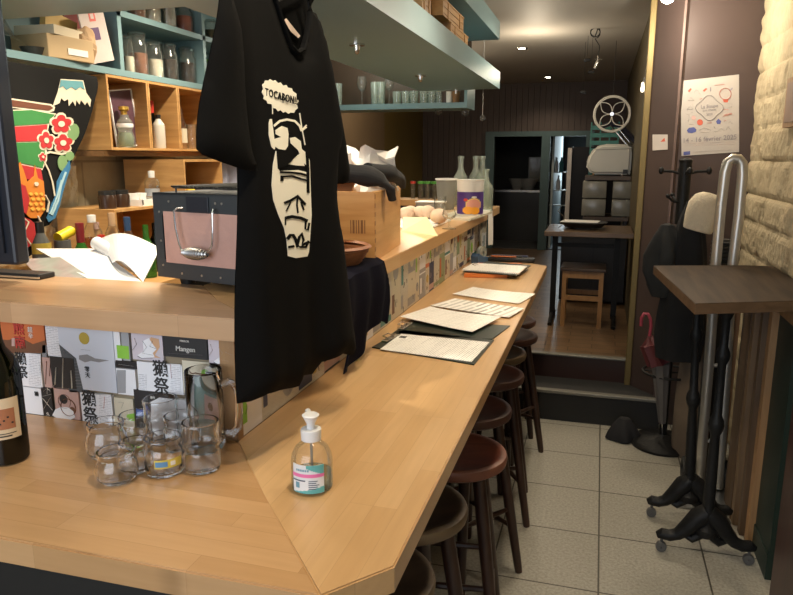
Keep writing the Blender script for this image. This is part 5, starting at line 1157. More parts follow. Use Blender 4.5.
ban('motif_stripe', BG, [[(-60, 109), (6, 111), (30, 110), (55.5, 114.5), (49, 123.5), (6, 126), (-60, 127)], [(-60, 145), (6, 143), (40, 142), (44, 143), (43, 158), (40, 168), (6, 160), (-60, 160)]], .004)
ban('motif_stripe', BR, [[(-60, 128), (6, 127), (48, 124.5), (46, 136), (38, 141), (6, 142), (-60, 144)], [(-60, 162), (6, 162), (38, 169), (40, 182), (6, 176), (-60, 176)]], .004)
FL = [(61, 124, 10), (45, 140.5, 9.5), (63, 143, 9.5), (40, 157, 4.5)]
ban('motif_blossom_outline', BW, [q for f_ in FL for q in flower(f_[0], f_[1], f_[2] * 1.12)] , .005)
ban('motif_blossom', BR, [q for f_ in FL for q in flower(f_[0], f_[1], f_[2] * .9)], .007)
ban('motif_blossom_heart', BW, [circ(f_[0], f_[1], f_[2] * .30) for f_ in FL], .009)
ban('motif_branch', BW, [strokep([(37, 156), (50, 152), (62, 154), (72, 152)], 2), strokep([(40, 158), (47, 170), (51, 182), (53, 196)], 1.6), strokep([(36, 113), (48, 120)], 2.5)], .004)
for q_ in (circ(72, 132, 5.5, 12, 1.6), circ(63, 163, 5, 12, 1.6), circ(70, 156, 4, 10, 1.2)): ban('motif_leaf', BSG, [q_], .005)
ban('motif_creature', BO, [[(14, 178), (20, 170), (24, 182), (30, 176), (31, 165), (34, 178), (40, 181), (41, 195), (41, 210), (36, 218), (28, 218), (20, 210), (15, 200), (13, 190)], [(17, 162), (20, 170), (14, 180), (12, 170)]], .006)
ban('motif_creature_back', BR, [[(14, 182), (22, 186), (26, 200), (24, 214), (19, 210), (16, 200)], [(18, 215), (28, 220), (34, 226), (34, 240), (24, 250), (18, 240)]], .008)
ban('motif_creature_scales', mat('banner_yellow', (.70, .40, .06), .7), [circ(27 + 5 * (k % 3) + (k // 3 % 2) * 2, 194 + 5 * (k // 3), 1.6, 8) for k in range(12)], .010)
ban('motif_creature_legs', BW, [strokep([(17, 214), (26, 222), (22, 234), (30, 246)], 1.0), strokep([(34, 216), (38, 224), (33, 236), (36, 246)], 1.0), strokep([(20, 205), (14, 214)], 1.0), strokep([(41, 195), (45, 202), (43, 212)], 1.0), circ(16, 189, 2), circ(32, 184, 2)], .010)
ban('motif_wave', BB, [[(56, 182), (62, 172), (70, 160), (71, 168), (65, 186), (58, 205), (52, 218), (45, 222), (43, 218), (48, 205), (54, 195)]], .005)
ban('motif_wave_foam', mat('banner_pale_blue', (.35, .52, .58), .7), [strokep([(66, 172), (60, 186), (56, 200), (48, 215)], 1.8), strokep([(61, 180), (55, 196), (46, 214)], 1.2)], .008)
# ------------------------------------------------------------------ back bar bench with bottles and boxes
ZB = 1.03
t = T('back_bench', 'wooden work bench along the left wall carrying bottles and boxes', 'bench', (-2.05, 2.6, 0))
b = MB(); b.b2((-2.335, 1.2, ZB - .035), (-1.80, 4.3, ZB), bev=.003); b.build('worktop', CY_, t, world=True); b = MB(); b.b2((-2.335, 1.22, 0), (-1.84, 4.28, ZB - .035)); b.build('cabinet', BLACK, t, world=True)
def bb(px, pytop, X, label, r=.034, m=CLEAR, **k):
    v = atx(px, pytop, X); return bottle(label, (X, v.y, ZB), v.z - ZB, r, m, grp='bottles on the back bench', **k)
bb(39, 222, -1.95, 'dark bottle with a yellow band by the banner', .034, mat('grey_plastic', (.08, .08, .075), .4), capm=BLACK, caph=.05, labm=LGO, lz=(.62, .75), sh=.75)
bb(79, 223, -1.93, 'green bottle with a dark red capsule on the bench', .036, GREENG, capm=mat('capsule_red', (.20, .02, .025), .35), caph=.075, sh=.6)
bb(91, 215, -2.02, 'amber spirit bottle with a white cap on the bench', .040, CLEAR, capm=WHITE, caph=.03, liquid=AMBER, sh=.8)
bb(97, 222, -2.12, 'pink-capped bottle behind the amber one', .034, CLEAR, capm=LP, caph=.03)
bb(101, 235, -1.93, 'short bottle with a bright red cap on the bench', .034, CLEAR, capm=REDL, caph=.03)
bb(111, 213, -2.0, 'clear bottle with a wide beige stopper and yellow label', .034, CLEAR, capm=mat('cork_beige', (.5, .32, .18), .7), caph=.055, labm=LGO, lz=(.62, .7), sh=.72)
bb(126.5, 217, -1.98, 'clear bottle with a dark blue capsule before the wooden box', .034, CLEAR, capm=mat('capsule_blue', (.03, .07, .16), .35), caph=.06, sh=.68)
bb(145, 224, -1.93, 'bright green bottle beside the black heater', .036, GREENG, sh=.6)
bb(154, 222, -2.0, 'dark bottle half hidden by the black heater', .034, DARKG)
v = atx(57, 232, -1.97)
t = T('torch_nozzle', 'yellow and black nozzle of a kitchen torch by the banner', 'torch', (-1.95, v.y, ZB)); hz = v.z - ZB
b = MB(); b.cyl((0, 0, 0), (0, 0, hz - .03), .030, seg=20); b.build('canister', mat('canister_grey', (.1, .1, .1), .4), t, smooth=True); b = MB(); b.cyl((0, -.02, hz - .02), (0, .05, hz + .0), .020, seg=16); b.cyl((0, .05, hz), (0, .075, hz), .012, seg=14); b.build('nozzle', mat('torch_yellow', (.75, .58, .02), .4), t, smooth=True)
# plain wooden box with things on top
A = atx(113, 213, -2.0); B_ = atx(147, 213, -2.0)
def openbox(label, x0, x1, y0, y1, z0, z3, m=PINEX, openf=True):
    t = T('wooden_crate', label, 'crate', ((x0 + x1) / 2, (y0 + y1) / 2, z0)); e = .012
    MB().b2((x0, y0, z0), (x1, y0 + e, z3)).build('side_board', m, t, world=True); MB().b2((x0, y1 - e, z0), (x1, y1, z3)).build('side_board', m, t, world=True)
    MB().b2((x0, y0 + e, z0), (x1, y1 - e, z0 + e)).build('bottom_board', m, t, world=True); MB().b2((x0, y0 + e, z3 - e), (x1, y1 - e, z3)).build('top_board', m, t, world=True)
    MB().b2((x0, y0 + e, z0 + e), (x0 + e, y1 - e, z3 - e)).build('back_board', m, t, world=True); return t
y0_ = A.y + .12; zt1 = atx(147, 211, -2.0).z
openbox('pine box carrying jars and a white tray, left of the black heater', -2.33, -2.02, 2.50, 2.94, ZB, 1.335)
t = T('white_tray', 'white plastic tray with small pots on the pine box', 'tray', (-2.15, 2.81, 1.335)); b = MB(); b.b2((-2.25, 2.72, 1.335), (-2.04, 2.91, 1.34)); b.b2((-2.05, 2.72, 1.34), (-2.04, 2.91, 1.365)); b.b2((-2.25, 2.72, 1.34), (-2.04, 2.73, 1.365)); b.b2((-2.25, 2.90, 1.34), (-2.04, 2.91, 1.365)); b.b2((-2.25, 2.72, 1.34), (-2.24, 2.91, 1.365)); b.build('tray', WHITE, t, world=True)
for k, (y_, lb) in enumerate([(2.56, 'dark jar on the pine box, left'), (2.648, 'dark jar on the pine box, beside the white tray')]): 
    t = T('dark_jar', lb, 'jar', (-2.10, y_, 1.335)); b = MB(); b.lathe([(0, 0), (.038, 0), (.04, .05), (.036, .06), (0, .06)], seg=22); b.build('jar_body', mat('dark_brown_jar', (.04, .02, .012), .25), t, smooth=True); MB().cyl((0, 0, .06), (0, 0, .078), .036, seg=20).build('lid', BLACK, t)
for k, y_ in enumerate((2.765, 2.82)): t = T('small_pot', ['small white pot at the left end of the white tray', 'small white pot at the right end of the white tray'][k], 'pot', (-2.12, y_, 1.341)); b = MB(); b.lathe([(0, 0), (.02, 0), (.028, .05), (.024, .05), (.018, .005), (0, .005)], seg=18); b.build('pot_body', WHITE, t, smooth=True)
v = atx(151, 171, -2.12); bottle('clear spirit bottle with a white cap and grey label standing in the white tray', (-2.12, v.y, 1.341), v.z - 1.341, .036, CLEAR, WHITE, .032, labm=LGR, sh=.72)
# open wooden box shelf with a yellow pot
ya, yb_ = 3.03, 3.46; zq = 1.548
t2 = openbox('open pine box standing higher, with a yellow pot inside', -2.33, -1.98, ya - .05, yb_ - .12, 1.33, zq)
openbox('pine box underneath the open box, mostly behind the black heater', -2.33, -1.98, ya - .05, yb_ - .12, ZB, 1.328)
t = T('yellow_pot', 'small bright yellow pot inside the open pine box', 'pot', (-2.03, 3.09, 1.342)); b = MB(); b.lathe([(0, 0), (.028, 0), (.032, .05), (.028, .058), (0, .058)], seg=20); b.build('pot_body', mat('pot_yellow', (.80, .50, .02), .4), t, smooth=True)
t = T('white_saucer', 'white dish stack beside the yellow pot', 'dish', (-2.04, 3.20, 1.342)); b = MB(); b.lathe([(0, 0), (.03, 0), (.05, .012), (.05, .03), (0, .03)], seg=22); b.build('dish', WHITE, t, smooth=True)
t = T('small_jar', 'tiny clear jar left of the yellow pot', 'jar', (-2.04, 3.025, 1.342)); b = MB(); b.lathe([(0, 0), (.02, 0), (.02, .045), (.017, .045), (.017, .004), (0, .004)], seg=16); b.build('jar_body', CLEAR, t, smooth=True)
v0, v1 = atx(224, 190, -2.05), atx(238, 160, -2.05)
t = T('lavender_cloth', 'pale lavender cloth hanging by the wall between the boxes and the T-shirt', 'cloth', (-2.25, 4.05, 1.5)); b = MB()
n = 14; V = [[b.bm.verts.new((-2.22 + .015 * math.sin(i * 1.3), 3.74 + .35 * i / n, 1.12 + .56 * j / 8 - (.16 * (1 - i / 4) if (j == 8 and i < 4) else 0))) for j in range(9)] for i in range(n + 1)]
for i in range(n):
    for j in range(8): b.bm.faces.new([V[i][j], V[i + 1][j], V[i + 1][j + 1], V[i][j + 1]])
r = bmesh.ops.extrude_face_region(b.bm, geom=b.bm.faces[:]); bmesh.ops.translate(b.bm, verts=[v for v in r['geom'] if isinstance(v, bmesh.types.BMVert)], vec=(-.004, 0, 0)); b.build('cloth', mat('lavender', (.36, .38, .52), .8), t, world=True, smooth=True)
# ================================================================== PLATFORM ROOM AT THE BACK
ZP = .33
WAL = wood('walnut_top', (.11, .065, .035), (.19, .12, .07), 'X', .3)
v0 = aty(545, 230, 5.15); 
t = T('back_table', 'tall dark wooden table on black metal legs, up on the raised floor', 'table', (-.07, 5.2, ZP))
zt2 = v0.z + .005
b = MB(); b.b2((-.375, 5.02, zt2 - .035), (.24, 5.60, zt2), bev=.003); b.build('tabletop', WAL, t, world=True)
for x_ in (-.31, .14):
    MB().b2((x_ - .02, 5.26, ZP + .03), (x_ + .02, 5.30, zt2 - .035)).build('leg', IRON, t, world=True)
    b = MB(); b.tube([(x_, 5.04, ZP + .012), (x_, 5.10, ZP + .03), (x_, 5.28, ZP + .045), (x_, 5.46, ZP + .03), (x_, 5.52, ZP + .012)], .016, 8); b.build('foot', IRON, t, world=True, smooth=True)
MB().b2((-.31, 5.27, zt2 - .14), (.14, 5.29, zt2 - .11)).build('cross_bar', IRON, t, world=True)
# stool/chair in front
A = aty(561, 264, 5.06); B = aty(603, 275, 5.06); F_ = aty(562, 325, 5.02)
STW = wood('stool_light_wood', (.26, .13, .045), (.36, .19, .07), 'Z', .4)
t = T('low_stool', 'square wooden stool with a dark seat under the tall back table', 'stool', (-.08, 5.2, ZP))
zs_ = ZP + .44; xa, xb, ya_, yb2 = -.235, .055, 5.05, 5.33
b = MB(); b.b2((xa - .015, ya_ - .015, zs_ - .022), (xb + .015, yb2 + .015, zs_), bev=.004); b.build('seat', mat('seat_dark', (.05, .028, .016), .35), t, world=True)
for x_ in (xa, xb - .03):
    for y_ in (ya_, yb2 - .03): MB().b2((x_, y_, ZP), (x_ + .03, y_ + .03, zs_ - .022)).build('leg', STW, t, world=True)
for q0, q1 in (((xa + .03, ya_ + .005, zs_ - .075), (xb - .03, ya_ + .025, zs_ - .025)), ((xa + .03, ya_ + .005, ZP + .20), (xb - .03, ya_ + .025, ZP + .235)), ((xa + .03, yb2 - .025, ZP + .20), (xb - .03, yb2 - .005, ZP + .235)), ((xa + .005, ya_ + .03, ZP + .26), (xa + .025, yb2 - .03, ZP + .29)), ((xb - .025, ya_ + .03, ZP + .26), (xb - .005, yb2 - .03, ZP + .29))): MB().b2(q0, q1).build('rail', STW, t, world=True)
# tray with paper
v = aty(583, 229, 5.2)
t = T('black_tray', 'black tray holding a white paper, on the tall back table', 'tray', (v.x, 5.3, zt2))
b = MB(); b.lathe([(0, .02), (.13, .02), (.17, .05), (.175, .05), (.135, .012), (0, .012)], seg=32); b.b2((-.06, -.06, 0), (.06, .06, .013)); b.build('tray', BLACK, t, smooth=True)
t = T('paper_sheet', 'white sheet lying on the black tray', 'paper', (v.x - .02, 5.28, zt2 + .05)); b = MB(); b.prism([(-.15, -.05, 0), (.12, -.06, 0), (.14, .06, .005), (-.12, .09, .005)], (0, 0, .003)); b.build('sheet', PAPER, t)
t = T('wire_stand', 'small bent wire stand at the left end of the back table', 'stand', (-.29, 5.25, zt2)); b = MB(); b.tube([(.0, 0, .003), (.04, 0, .04), (.035, 0, .09), (-.01, 0, .13), (.02, 0, .17)], .003, 6); b.build('wire', CHROME, t)
# tall dark cabinet / refrigerator with pale door edge
A = aty(567, 147, 6.9); B = aty(572.5, 147, 6.9); C_ = aty(600, 147, 6.9)
t = T('refrigerator', 'tall black refrigerator with a pale vertical door edge, left of the shelves', 'refrigerator', ((A.x + C_.x) / 2, 7.2, ZP))
b = MB(); b.b2((B.x, 6.9, ZP + .02), (.20, 7.5, A.z), bev=.006); b.build('body', mat('fridge_black', (.009, .008, .009), .5, spec=.2), t, world=True)
b = MB(); b.b2((A.x + .012, 6.86, ZP + .04), (B.x, 6.93, A.z - .01)); b.build('door_edge', mat('fridge_edge', (.42, .38, .34), .4), t, world=True)
# shelving unit with drawers and cooker
t = T('shelving_unit', 'dark shelving unit carrying the white cooker and clear storage drawers', 'shelving', (.05, 6.3, ZP))
zs3 = aty(600, 176, 6.2).z; xl_, xr_ = aty(585, 176, 6.2).x, .238
for z_ in (zs3, ZP + .72, ZP + .25): MB().b2((xl_, 6.2, z_ - .035), (xr_, 6.62, z_)).build('board', wood('shelf_grey_wood', (.07, .045, .03), (.12, .08, .05), 'X'), t, world=True)
for x_ in (xl_ + .01, xr_ - .03):
    for y_ in (6.21, 6.59): MB().b2((x_, y_, ZP), (x_ + .02, y_ + .02, zs3 - .035)).build('post', BLACK, t, world=True)
cx_, cz_ = aty(609, 158, 6.35).x, 0
t = T('rice_cooker', 'big rounded off-white cooker on top of the shelving unit', 'rice cooker', (cx_ + .0, 6.4, zs3))
CRM = mat('cooker_cream', (.62, .60, .52), .35, var=.03)
hh = aty(609, 143.5, 6.35).z - zs3
b = MB(); pr = [(-.19, .10), (-.18, .05), (-.13, .012), (.175, .012), (.185, .03), (.185, hh - .06), (.17, hh - .01), (-.05, hh - .005), (-.12, hh - .03), (-.165, hh * .68)]
b.prism([(x_, -.15, z_) for x_, z_ in pr], (0, .30, 0)); bmesh.ops.bevel(b.bm, geom=b.bm.edges[:], offset=.022, segments=3, affect='EDGES'); b.build('body', CRM, t, smooth=True)
b = MB(); b.tube([(-.12, -.15, hh - .055), (.05, -.153, hh - .05), (.185, -.15, hh - .045), (.186, .0, hh - .045)], .003, 6); b.build('lid_seam', mat('seam_grey', (.25, .24, .2), .5), t)
for x_ in (-.12, .12): MB().cyl((x_, -.08, 0), (x_, -.08, .02), .015, seg=12).build('foot', CHROME, t)
MB().b2((.12, -.155, .02), (.16, -.148, .055)).build('switch', BLACK, t)
for px0, px1, lb in ((582, 606, 'left'), (612, 631, 'right')):
    a_, c_ = aty(px0, 200, 6.2).x, aty(px1, 200, 6.2).x; z0_, z3_ = ZP + .725, zs3 - .045
    t = T('storage_drawers', lb + ' stack of two frosted clear plastic drawers under the cooker', 'drawers', ((a_ + c_) / 2, 6.35, ZP + .72))
    zm_ = (z0_ + z3_) / 2
    for q in ((z0_, zm_ - .004), (zm_ + .004, z3_)):
        b = MB(); b.b2((a_, 6.20, q[0]), (c_, 6.50, q[1]), bev=.008); b.build('drawer', mat('frosted_drawer', (.26, .25, .21), .25, var=.25, scale=15), t, world=True, smooth=True)
# teal crate & tools behind wheel
t = T('plastic_crate', 'turquoise slatted plastic crate standing on the shelving behind the cooker', 'crate', (aty(604, 140, 6.55).x, 6.58, zs3)); hx_ = aty(604, 122, 6.55).z - zs3
b = MB(); 
for k in range(7): b.b2((-.12, -.02, hx_ * k / 7), (.12, .0, hx_ * (k + .55) / 7))
for x_ in (-.12, -.04, .04, .115): b.b2((x_, -.025, 0), (x_ + .012, -.018, hx_))
b.build('crate_body', mat('plastic_turquoise', (.04, .18, .16), .5), t)
wc = aty(612, 114, 6.2); rw = (aty(612, 96, 6.2).z - wc.z)
t = T('wire_ornament', 'round white wire wheel with petal-shaped spokes hanging above the cooker', 'ornament', (wc.x, 6.2, wc.z))
WWH = mat('wheel_white', (.75, .73, .66), .4)
b = MB(); b.tube([(rw * math.cos(2 * math.pi * k / 40), 0, rw * math.sin(2 * math.pi * k / 40)) for k in range(40)], .007, 8, closed=True); b.tube([(rw * .93 * math.cos(2 * math.pi * k / 40), 0, rw * .93 * math.sin(2 * math.pi * k / 40)) for k in range(40)], .0045, 6, closed=True); b.build('rim', WWH, t, smooth=True)
for k in range(4):
    a_ = R(45 + 90 * k); ca, sa = math.cos(a_), math.sin(a_)
    pts = []
    for j in range(25):
        u_ = j / 24; th_ = -1 + 2 * u_; rr = rw * .93 * (1 - abs(th_)) ; wdt = rw * .26 * math.sin(math.pi * (1 - abs(th_))) * (1 if th_ >= 0 else -1)
        pts.append((ca * rr - sa * wdt, 0, sa * rr + ca * wdt))
    MB().tube(pts, .0042, 6).build('petal_spoke', WWH, t, smooth=True)
MB().cyl((0, -.02, 0), (0, .02, 0), .016, seg=16).build('hub', CHROME, t, smooth=True)
MB().tube([(0, .006, rw), (.002, .006, rw + .06), (.0, .006, 2.5 - wc.z)], .002, 6).build('hanging_cord', BLACK, t)
v = aty(622, 130, 6.15)
t = T('metal_chute', 'shiny metal slicer blades leaning on the cooker below the wheel', 'slicer', (v.x, 6.3, zs3 + hh))
A_, B2 = aty(610, 126, 6.3), aty(627, 146, 6.3)
for dx in (0, .045): b = MB(); b.tube([A_ + Vector((dx, 0, .01)), B2 + Vector((dx, 0, .005))], .016, 8, flat=.4); b.build('blade', CHROME, t, world=True)
b = MB(); b.tube([A_ + Vector((-.07, 0, -.01)), A_ + Vector((.0, 0, .02)), A_ + Vector((.10, 0, -.01)), B2 + Vector((.10, 0, 0))], .022, 8); b.build('housing', mat('dark_housing', (.02, .022, .04), .3), t, world=True, smooth=True)
# pendant with looped cable
v = aty(598, 60, 5.6)
t = T('pendant_lamp', 'small chrome pendant hanging on a looped black cable over the back table', 'lamp', (v.x, 5.6, v.z))
ct = aty(602, 0, 5.6)
b = MB(); pts = [(0, 0, .03), (.006, 0, .10)]; 
for k in range(22): a_ = k / 21 * 4 * math.pi; pts.append((-.03 + .035 * math.sin(a_), .008 * math.cos(a_ * .5), .19 - .035 * math.cos(a_) + .0008 * k))
pts += [(.0, 0, .27), (.003, 0, 2.5 - v.z)]
b.tube(pts, .004, 6); b.build('cable', BLACK, t, smooth=True)
b = MB(); b.cyl((0, 0, -.02), (0, 0, .03), .012, .006, 12); b.cyl((-.02, 0, -.06), (0, 0, -.015), .014, .014, 12); b.tube([(-.03, 0, .005), (.035, 0, .005)], .003, 6); b.build('fitting', CHROME, t, smooth=True)
for k, (px_, py_, Y_) in enumerate([(587, 60, 5.9), (591, 72, 6.0), (583, 92, 6.2)]):
    v = aty(px_, py_, Y_); t = T('hanging_clip', ['upper left of the dark clips hanging from the ceiling by the pendant', 'lower right of the dark clips hanging from the ceiling by the pendant', 'lowest dark hook on the long cord left of the wheel'][k], 'hook', v, 0, 'hooks hanging by the pendant')
    MB().cyl((0, 0, 0), (0, 0, 2.5 - v.z), .0015, seg=6).build('cord', BLACK, t); MB().box((0, 0, 0), (.05, .02, .022), bev=.004).build('clip', IRON, t)
# tall items behind the doorway: counter with white bowls, bright strip shelf
t = T('kitchen_counter', 'dark kitchen counter in the room beyond the doorway', 'counter', (-1.1, 10.6, .33)); b = MB(); b.b2((-1.9, 10.3, .33), (-.80, 10.9, 1.05)); b.build('cabinet', mat('kitchen_dark', (.03, .03, .03), .3), t, world=True); b = MB(); b.b2((-1.9, 10.28, 1.05), (-.80, 10.9, 1.08)); b.build('worktop', STEEL, t, world=True)
for px_, lb, r_ in ((516, 'left white bowl on the kitchen counter beyond the doorway', .13), (527, 'right stack of white bowls beyond the doorway', .15)):
    v = aty(px_, 214, 10.5); t = T('white_bowl', lb, 'bowl', (v.x, 10.5, 1.08)); b = MB(); b.lathe([(0, 0), (r_ * .5, 0), (r_, .16), (r_ * .95, .16), (r_ * .45, .01), (0, .01)], seg=26); b.build('bowl', mat('bowl_white', (.38, .37, .34), .35), t, smooth=True)
t = T('glazed_cabinet', 'reflecting glass-fronted cabinet in the dark room beyond the doorway', 'cabinet', (-1.1, 10.8, 1.5))
A, B = aty(529, 157, 10.9), aty(543, 182, 10.9)
b = MB(); b.b2((A.x, 10.9, B.z), (B.x, 11.1, A.z)); b.build('cabinet_body', mat('cabinet_grey', (.16, .16, .14), .3), t, world=True)
b = MB(); b.b2((A.x + .02, 10.89, B.z + .02), (B.x - .02, 10.898, A.z - .02)); b.build('door_pane', mat('pane_reflection', (.22, .22, .18), .1, var=.6, scale=6), t, world=True)
t = T('bottle_rack', 'pale rack with bottles in the bright gap right of the door post', 'rack', (-.42, 9.8, .33))
v0, v1 = aty(553, 172, 9.8), aty(567, 172, 9.8)
for py_ in (172, 190, 205): z_ = aty(560, py_, 9.8).z; MB().b2((v0.x - .05, 9.8, z_ - .012), (v1.x + .06, 9.95, z_)).build('board', mat('rack_pale', (.4, .46, .47), .4), t, world=True)
MB().b2((v1.x + .05, 9.8, .33), (v1.x + .07, 9.95, 1.7)).build('upright', mat('rack_pale', (.4, .46, .47), .4), t, world=True)
MB().b2((v0.x - .06, 9.8, .33), (v0.x - .045, 9.95, 1.7)).build('upright', mat('rack_pale', (.4, .46, .47), .4), t, world=True)
for k, (px_, py_) in enumerate([(556, 172), (561, 172), (558, 190), (563, 205)]):
    v = aty(px_, py_, 9.86); t = T('bottle', ['left bottle on the top board of the pale rack', 'right bottle on the top board of the pale rack', 'bottle on the middle board of the pale rack', 'dark bottle on the lowest board of the pale rack'][k], 'bottle', (v.x, 9.86, v.z), 0, 'bottles on the pale rack'); b = MB(); b.lathe([(0, 0), (.03, 0), (.03, .12), (.012, .16), (.012, .2), (0, .2)], seg=14); b.build('bottle_body', [LW, LT, LGR, BLACK][k], t, smooth=True)
# wine rack clutter behind back table, dark
t = T('dark_cabinet', 'low dark cabinet standing behind the back table', 'cabinet', (-.1, 6.05, ZP)); b = MB(); b.b2((-.30, 5.95, ZP + .02), (.23, 6.15, ZP + .58)); b.build('body', mat('near_black', (.012, .012, .012), .5), t, world=True)
for x0_, x1_ in ((-.295, -.04), (-.03, .225)): b = MB(); b.b2((x0_, 5.94, ZP + .04), (x1_, 5.95, ZP + .56)); o = b.build('door', mat('cabinet_door_dark', (.02, .018, .016), .4), t, world=True); MB().b2(((x0_ + x1_) / 2 - .03, 5.925, ZP + .5), ((x0_ + x1_) / 2 + .03, 5.94, ZP + .51)).build('handle', CHROME, o, world=True)
# recessed ceiling lights
def downlight(x, y, label, r_=.04):
    t = T('ceiling_light', label, 'light', (x, y, 2.5), 0, 'recessed ceiling lights')
    b = MB(); b.lathe([(r_ * .8, -.001), (r_ * 1.25, -.001), (r_ * 1.2, -.008), (r_ * .82, -.006)], seg=28, closed=True); b.build('trim_ring', CHROME, t, smooth=True)
    MB().cyl((0, 0, -.002), (0, 0, -.005), r_ * .8, seg=24).build('lens', LAMP, t)
downlight(-.739, 6.372, 'recessed ceiling light left of the pendant, nearer one'); downlight(-.688, 8.704, 'recessed ceiling light farthest back above the doorway')
v = atz(655, 4, 2.5); v = aty(668, -4, 3.85)
t = T('ceiling_light', 'bright round lamp hanging at the top of the picture before the maroon wall', 'light', v)
MB().sph((0, 0, 0), .035, seg=18).build('globe', mat('globe_glow', (1, .97, .9), emis=(1, .93, .8), es=40), t, smooth=True); MB().cyl((0, 0, .03), (0, 0, 2.5 - v.z), .008, seg=10).build('stem', CHROME, t)
v = aty(640, 92, 4.9); t = T('wall_spot', 'small lit halogen spot by the brass edge of the wall', 'light', (.235, 5.2, aty(643, 90, 5.2).z)); b = MB(); b.lathe([(0, .05), (.006, .05), (.012, .0), (.006, -.012), (0, -.014)], seg=14); b.build('bulb', mat('bulb_glow', (1, .95, .8), emis=(1, .85, .6), es=6), t, smooth=True); MB().cyl((0, 0, .05), (.012, 0, .09), .003, seg=6).build('bracket', CHROME, t)
# ================================================================== RIGHT SIDE
# poster on the maroon wall
YW = 4.12
def WP(x, y): v = aty(x, y, YW); return Vector((v.x, YW, v.z))
c4 = [WP(*q) for q in [(681.5, 156), (739, 152), (739, 74.5), (680.5, 81)]]
t = T('poster', 'white festival poster with small red and blue drawings on the maroon wall', 'poster', (sum(c4, Vector()) / 4))
b = MB(); b.prism([v + Vector((0, -.003, 0)) for v in c4], (0, .002, 0)); PO = b.build('poster_sheet', mat('poster_paper', (.52, .475, .43), .5, var=.02), t, world=True)
PRD = mat('poster_red', (.62, .13, .08), .6); PBL = mat('poster_blue', (.10, .12, .34), .6); PGY = mat('poster_grey', (.30, .27, .28), .6); PPK = mat('poster_pink', (.66, .42, .38), .6)
def PXY(x, y):  # poster crop coordinates (501x595 crop of 80x95 px)
    return WP(670 + x * 80 / 501, 70 + y * 95 / 595) + Vector((0, -.0035, 0))
def pstroke(pts, r_, m, closed=False, name='drawing'): b = MB(); b.tube([PXY(*q) for q in pts], r_, 5, closed=closed, flat=.3); b.build(name, m, t, world=True)
def pfill(pts, m, name='drawing'): b = MB(); b.prism([PXY(*q) for q in pts], (0, -.0006, 0)); b.build(name, m, t, world=True)
fr = []
for k in range(48): a_ = 2 * math.pi * k / 48; r_ = 76 + 9 * math.cos(4 * a_ ); fr.append((246 + r_ * 1.02 * math.cos(a_), 238 + r_ * .93 * math.sin(a_)))
pstroke(fr, .0032, PGY, True, 'badge_outline')
pstroke([(308 + 36 * math.cos(2 * math.pi * k / 20) + 38, 150 + 36 * math.sin(2 * math.pi * k / 20)) for k in range(20)], .0035, PRD, True); pfill([(330, 183), (366, 183), (360, 203), (336, 203)], PRD)
pstroke([(372, 132), (392, 112)], .003, PBL)
pfill([(105, 378), (118, 362), (150, 358), (166, 374), (160, 388), (134, 396), (112, 392)], PBL); pfill([(288, 322), (302, 305), (320, 320), (314, 338), (294, 338)], PBL); pfill([(250, 108), (258, 108), (258, 134), (250, 134)], PGY)
pfill(circ(187, 328, 19, 14), PRD); pfill(circ(148, 300, 14, 12), PPK); pfill([(110, 132), (128, 114), (136, 120), (120, 140)], PRD); pfill([(204, 130), (222, 114), (234, 118), (214, 136)], PRD)
for q in ([(330, 246), (366, 250)], [(328, 292), (386, 276)], [(334, 282), (388, 270)], [(278, 96), (340, 90)], [(186, 182), (200, 178)], [(232, 332), (262, 330)], [(336, 320), (352, 316)]): pstroke(q, .0026, PRD)
for q in ([(112, 190), (130, 172), (152, 192), (112, 192)], [(106, 246), (126, 224), (146, 246), (106, 248)], [(104, 276), (120, 280), (116, 318), (106, 320)], [(150, 148), (158, 126), (176, 128), (188, 150)], [(360, 212), (388, 212), (386, 232), (360, 232)], [(118, 338), (150, 342)], [(180, 380), (210, 362), (256, 376), (240, 392), (190, 392)], [(364, 334), (376, 322), (394, 342)], [(350, 376), (364, 352), (380, 378)], [(300, 384), (318, 366), (340, 380)], [(276, 350), (282, 368)], [(276, 386), (296, 386)], [(128, 262), (142, 268)]): pstroke(q, .0013, PGY)
def ptxt(body_, x, y, size, m, sq=1.0, bd=0): 
    P0 = PXY(x, y) - t.location; text(body_, 'lettering', m, t, size, frame(P0 + Vector((0, -.0008, 0)), (1, 0, .07), (0, 0, 1)), bold=bd, squash=sq)
ptxt('La Soupe', 246, 228, .026, PGY, .9, .0002); ptxt('aux choux', 246, 250, .018, PGY, .9); ptxt('2025', 246, 278, .016, PGY)
ptxt('14 - 16 février 2025', 246, 432, .036, PGY, .93, .0002)
for k in range(2): pstroke([(86, 462 + 14 * k), (408, 448 + 14 * k)], .0007, PPK)
pfill([(84, 512), (126, 508), (126, 530), (84, 534)], PBL, 'logo_block'); pstroke([(140, 514), (380, 500)], .0012, PGY)
# small card
q4 = [WP(*q) for q in [(652.5, 150.5), (667.5, 149.5), (667.5, 134.5), (652.5, 134.5)]]
t = T('wall_card', 'small square white card on the maroon post left of the poster', 'card', (0, 0, 0))
d0 = Vector((.372 - .235, 4.09 - 4.262, 0)); nn = Vector((d0.y, -d0.x, 0)).normalized(); 
P_ = [onplane(x, y, .003, Vector((.235, 4.262, 0)), nn) for x, y in [(652.5, 150.5), (667.5, 149.5), (667.5, 134.5), (652.5, 134.5)]]
t.location = sum(P_, Vector()) / 4
b = MB(); b.prism(P_, nn * -.002); b.build('card', mat('card_pale', (.58, .52, .47), .6), t, world=True); b = MB(); b.prism([P_[0].lerp(P_[2], .55), P_[0].lerp(P_[2], .55) + (P_[1] - P_[0]) * .3, P_[0].lerp(P_[2], .8)], nn * .001); b.build('card_print', PRD, t, world=True)
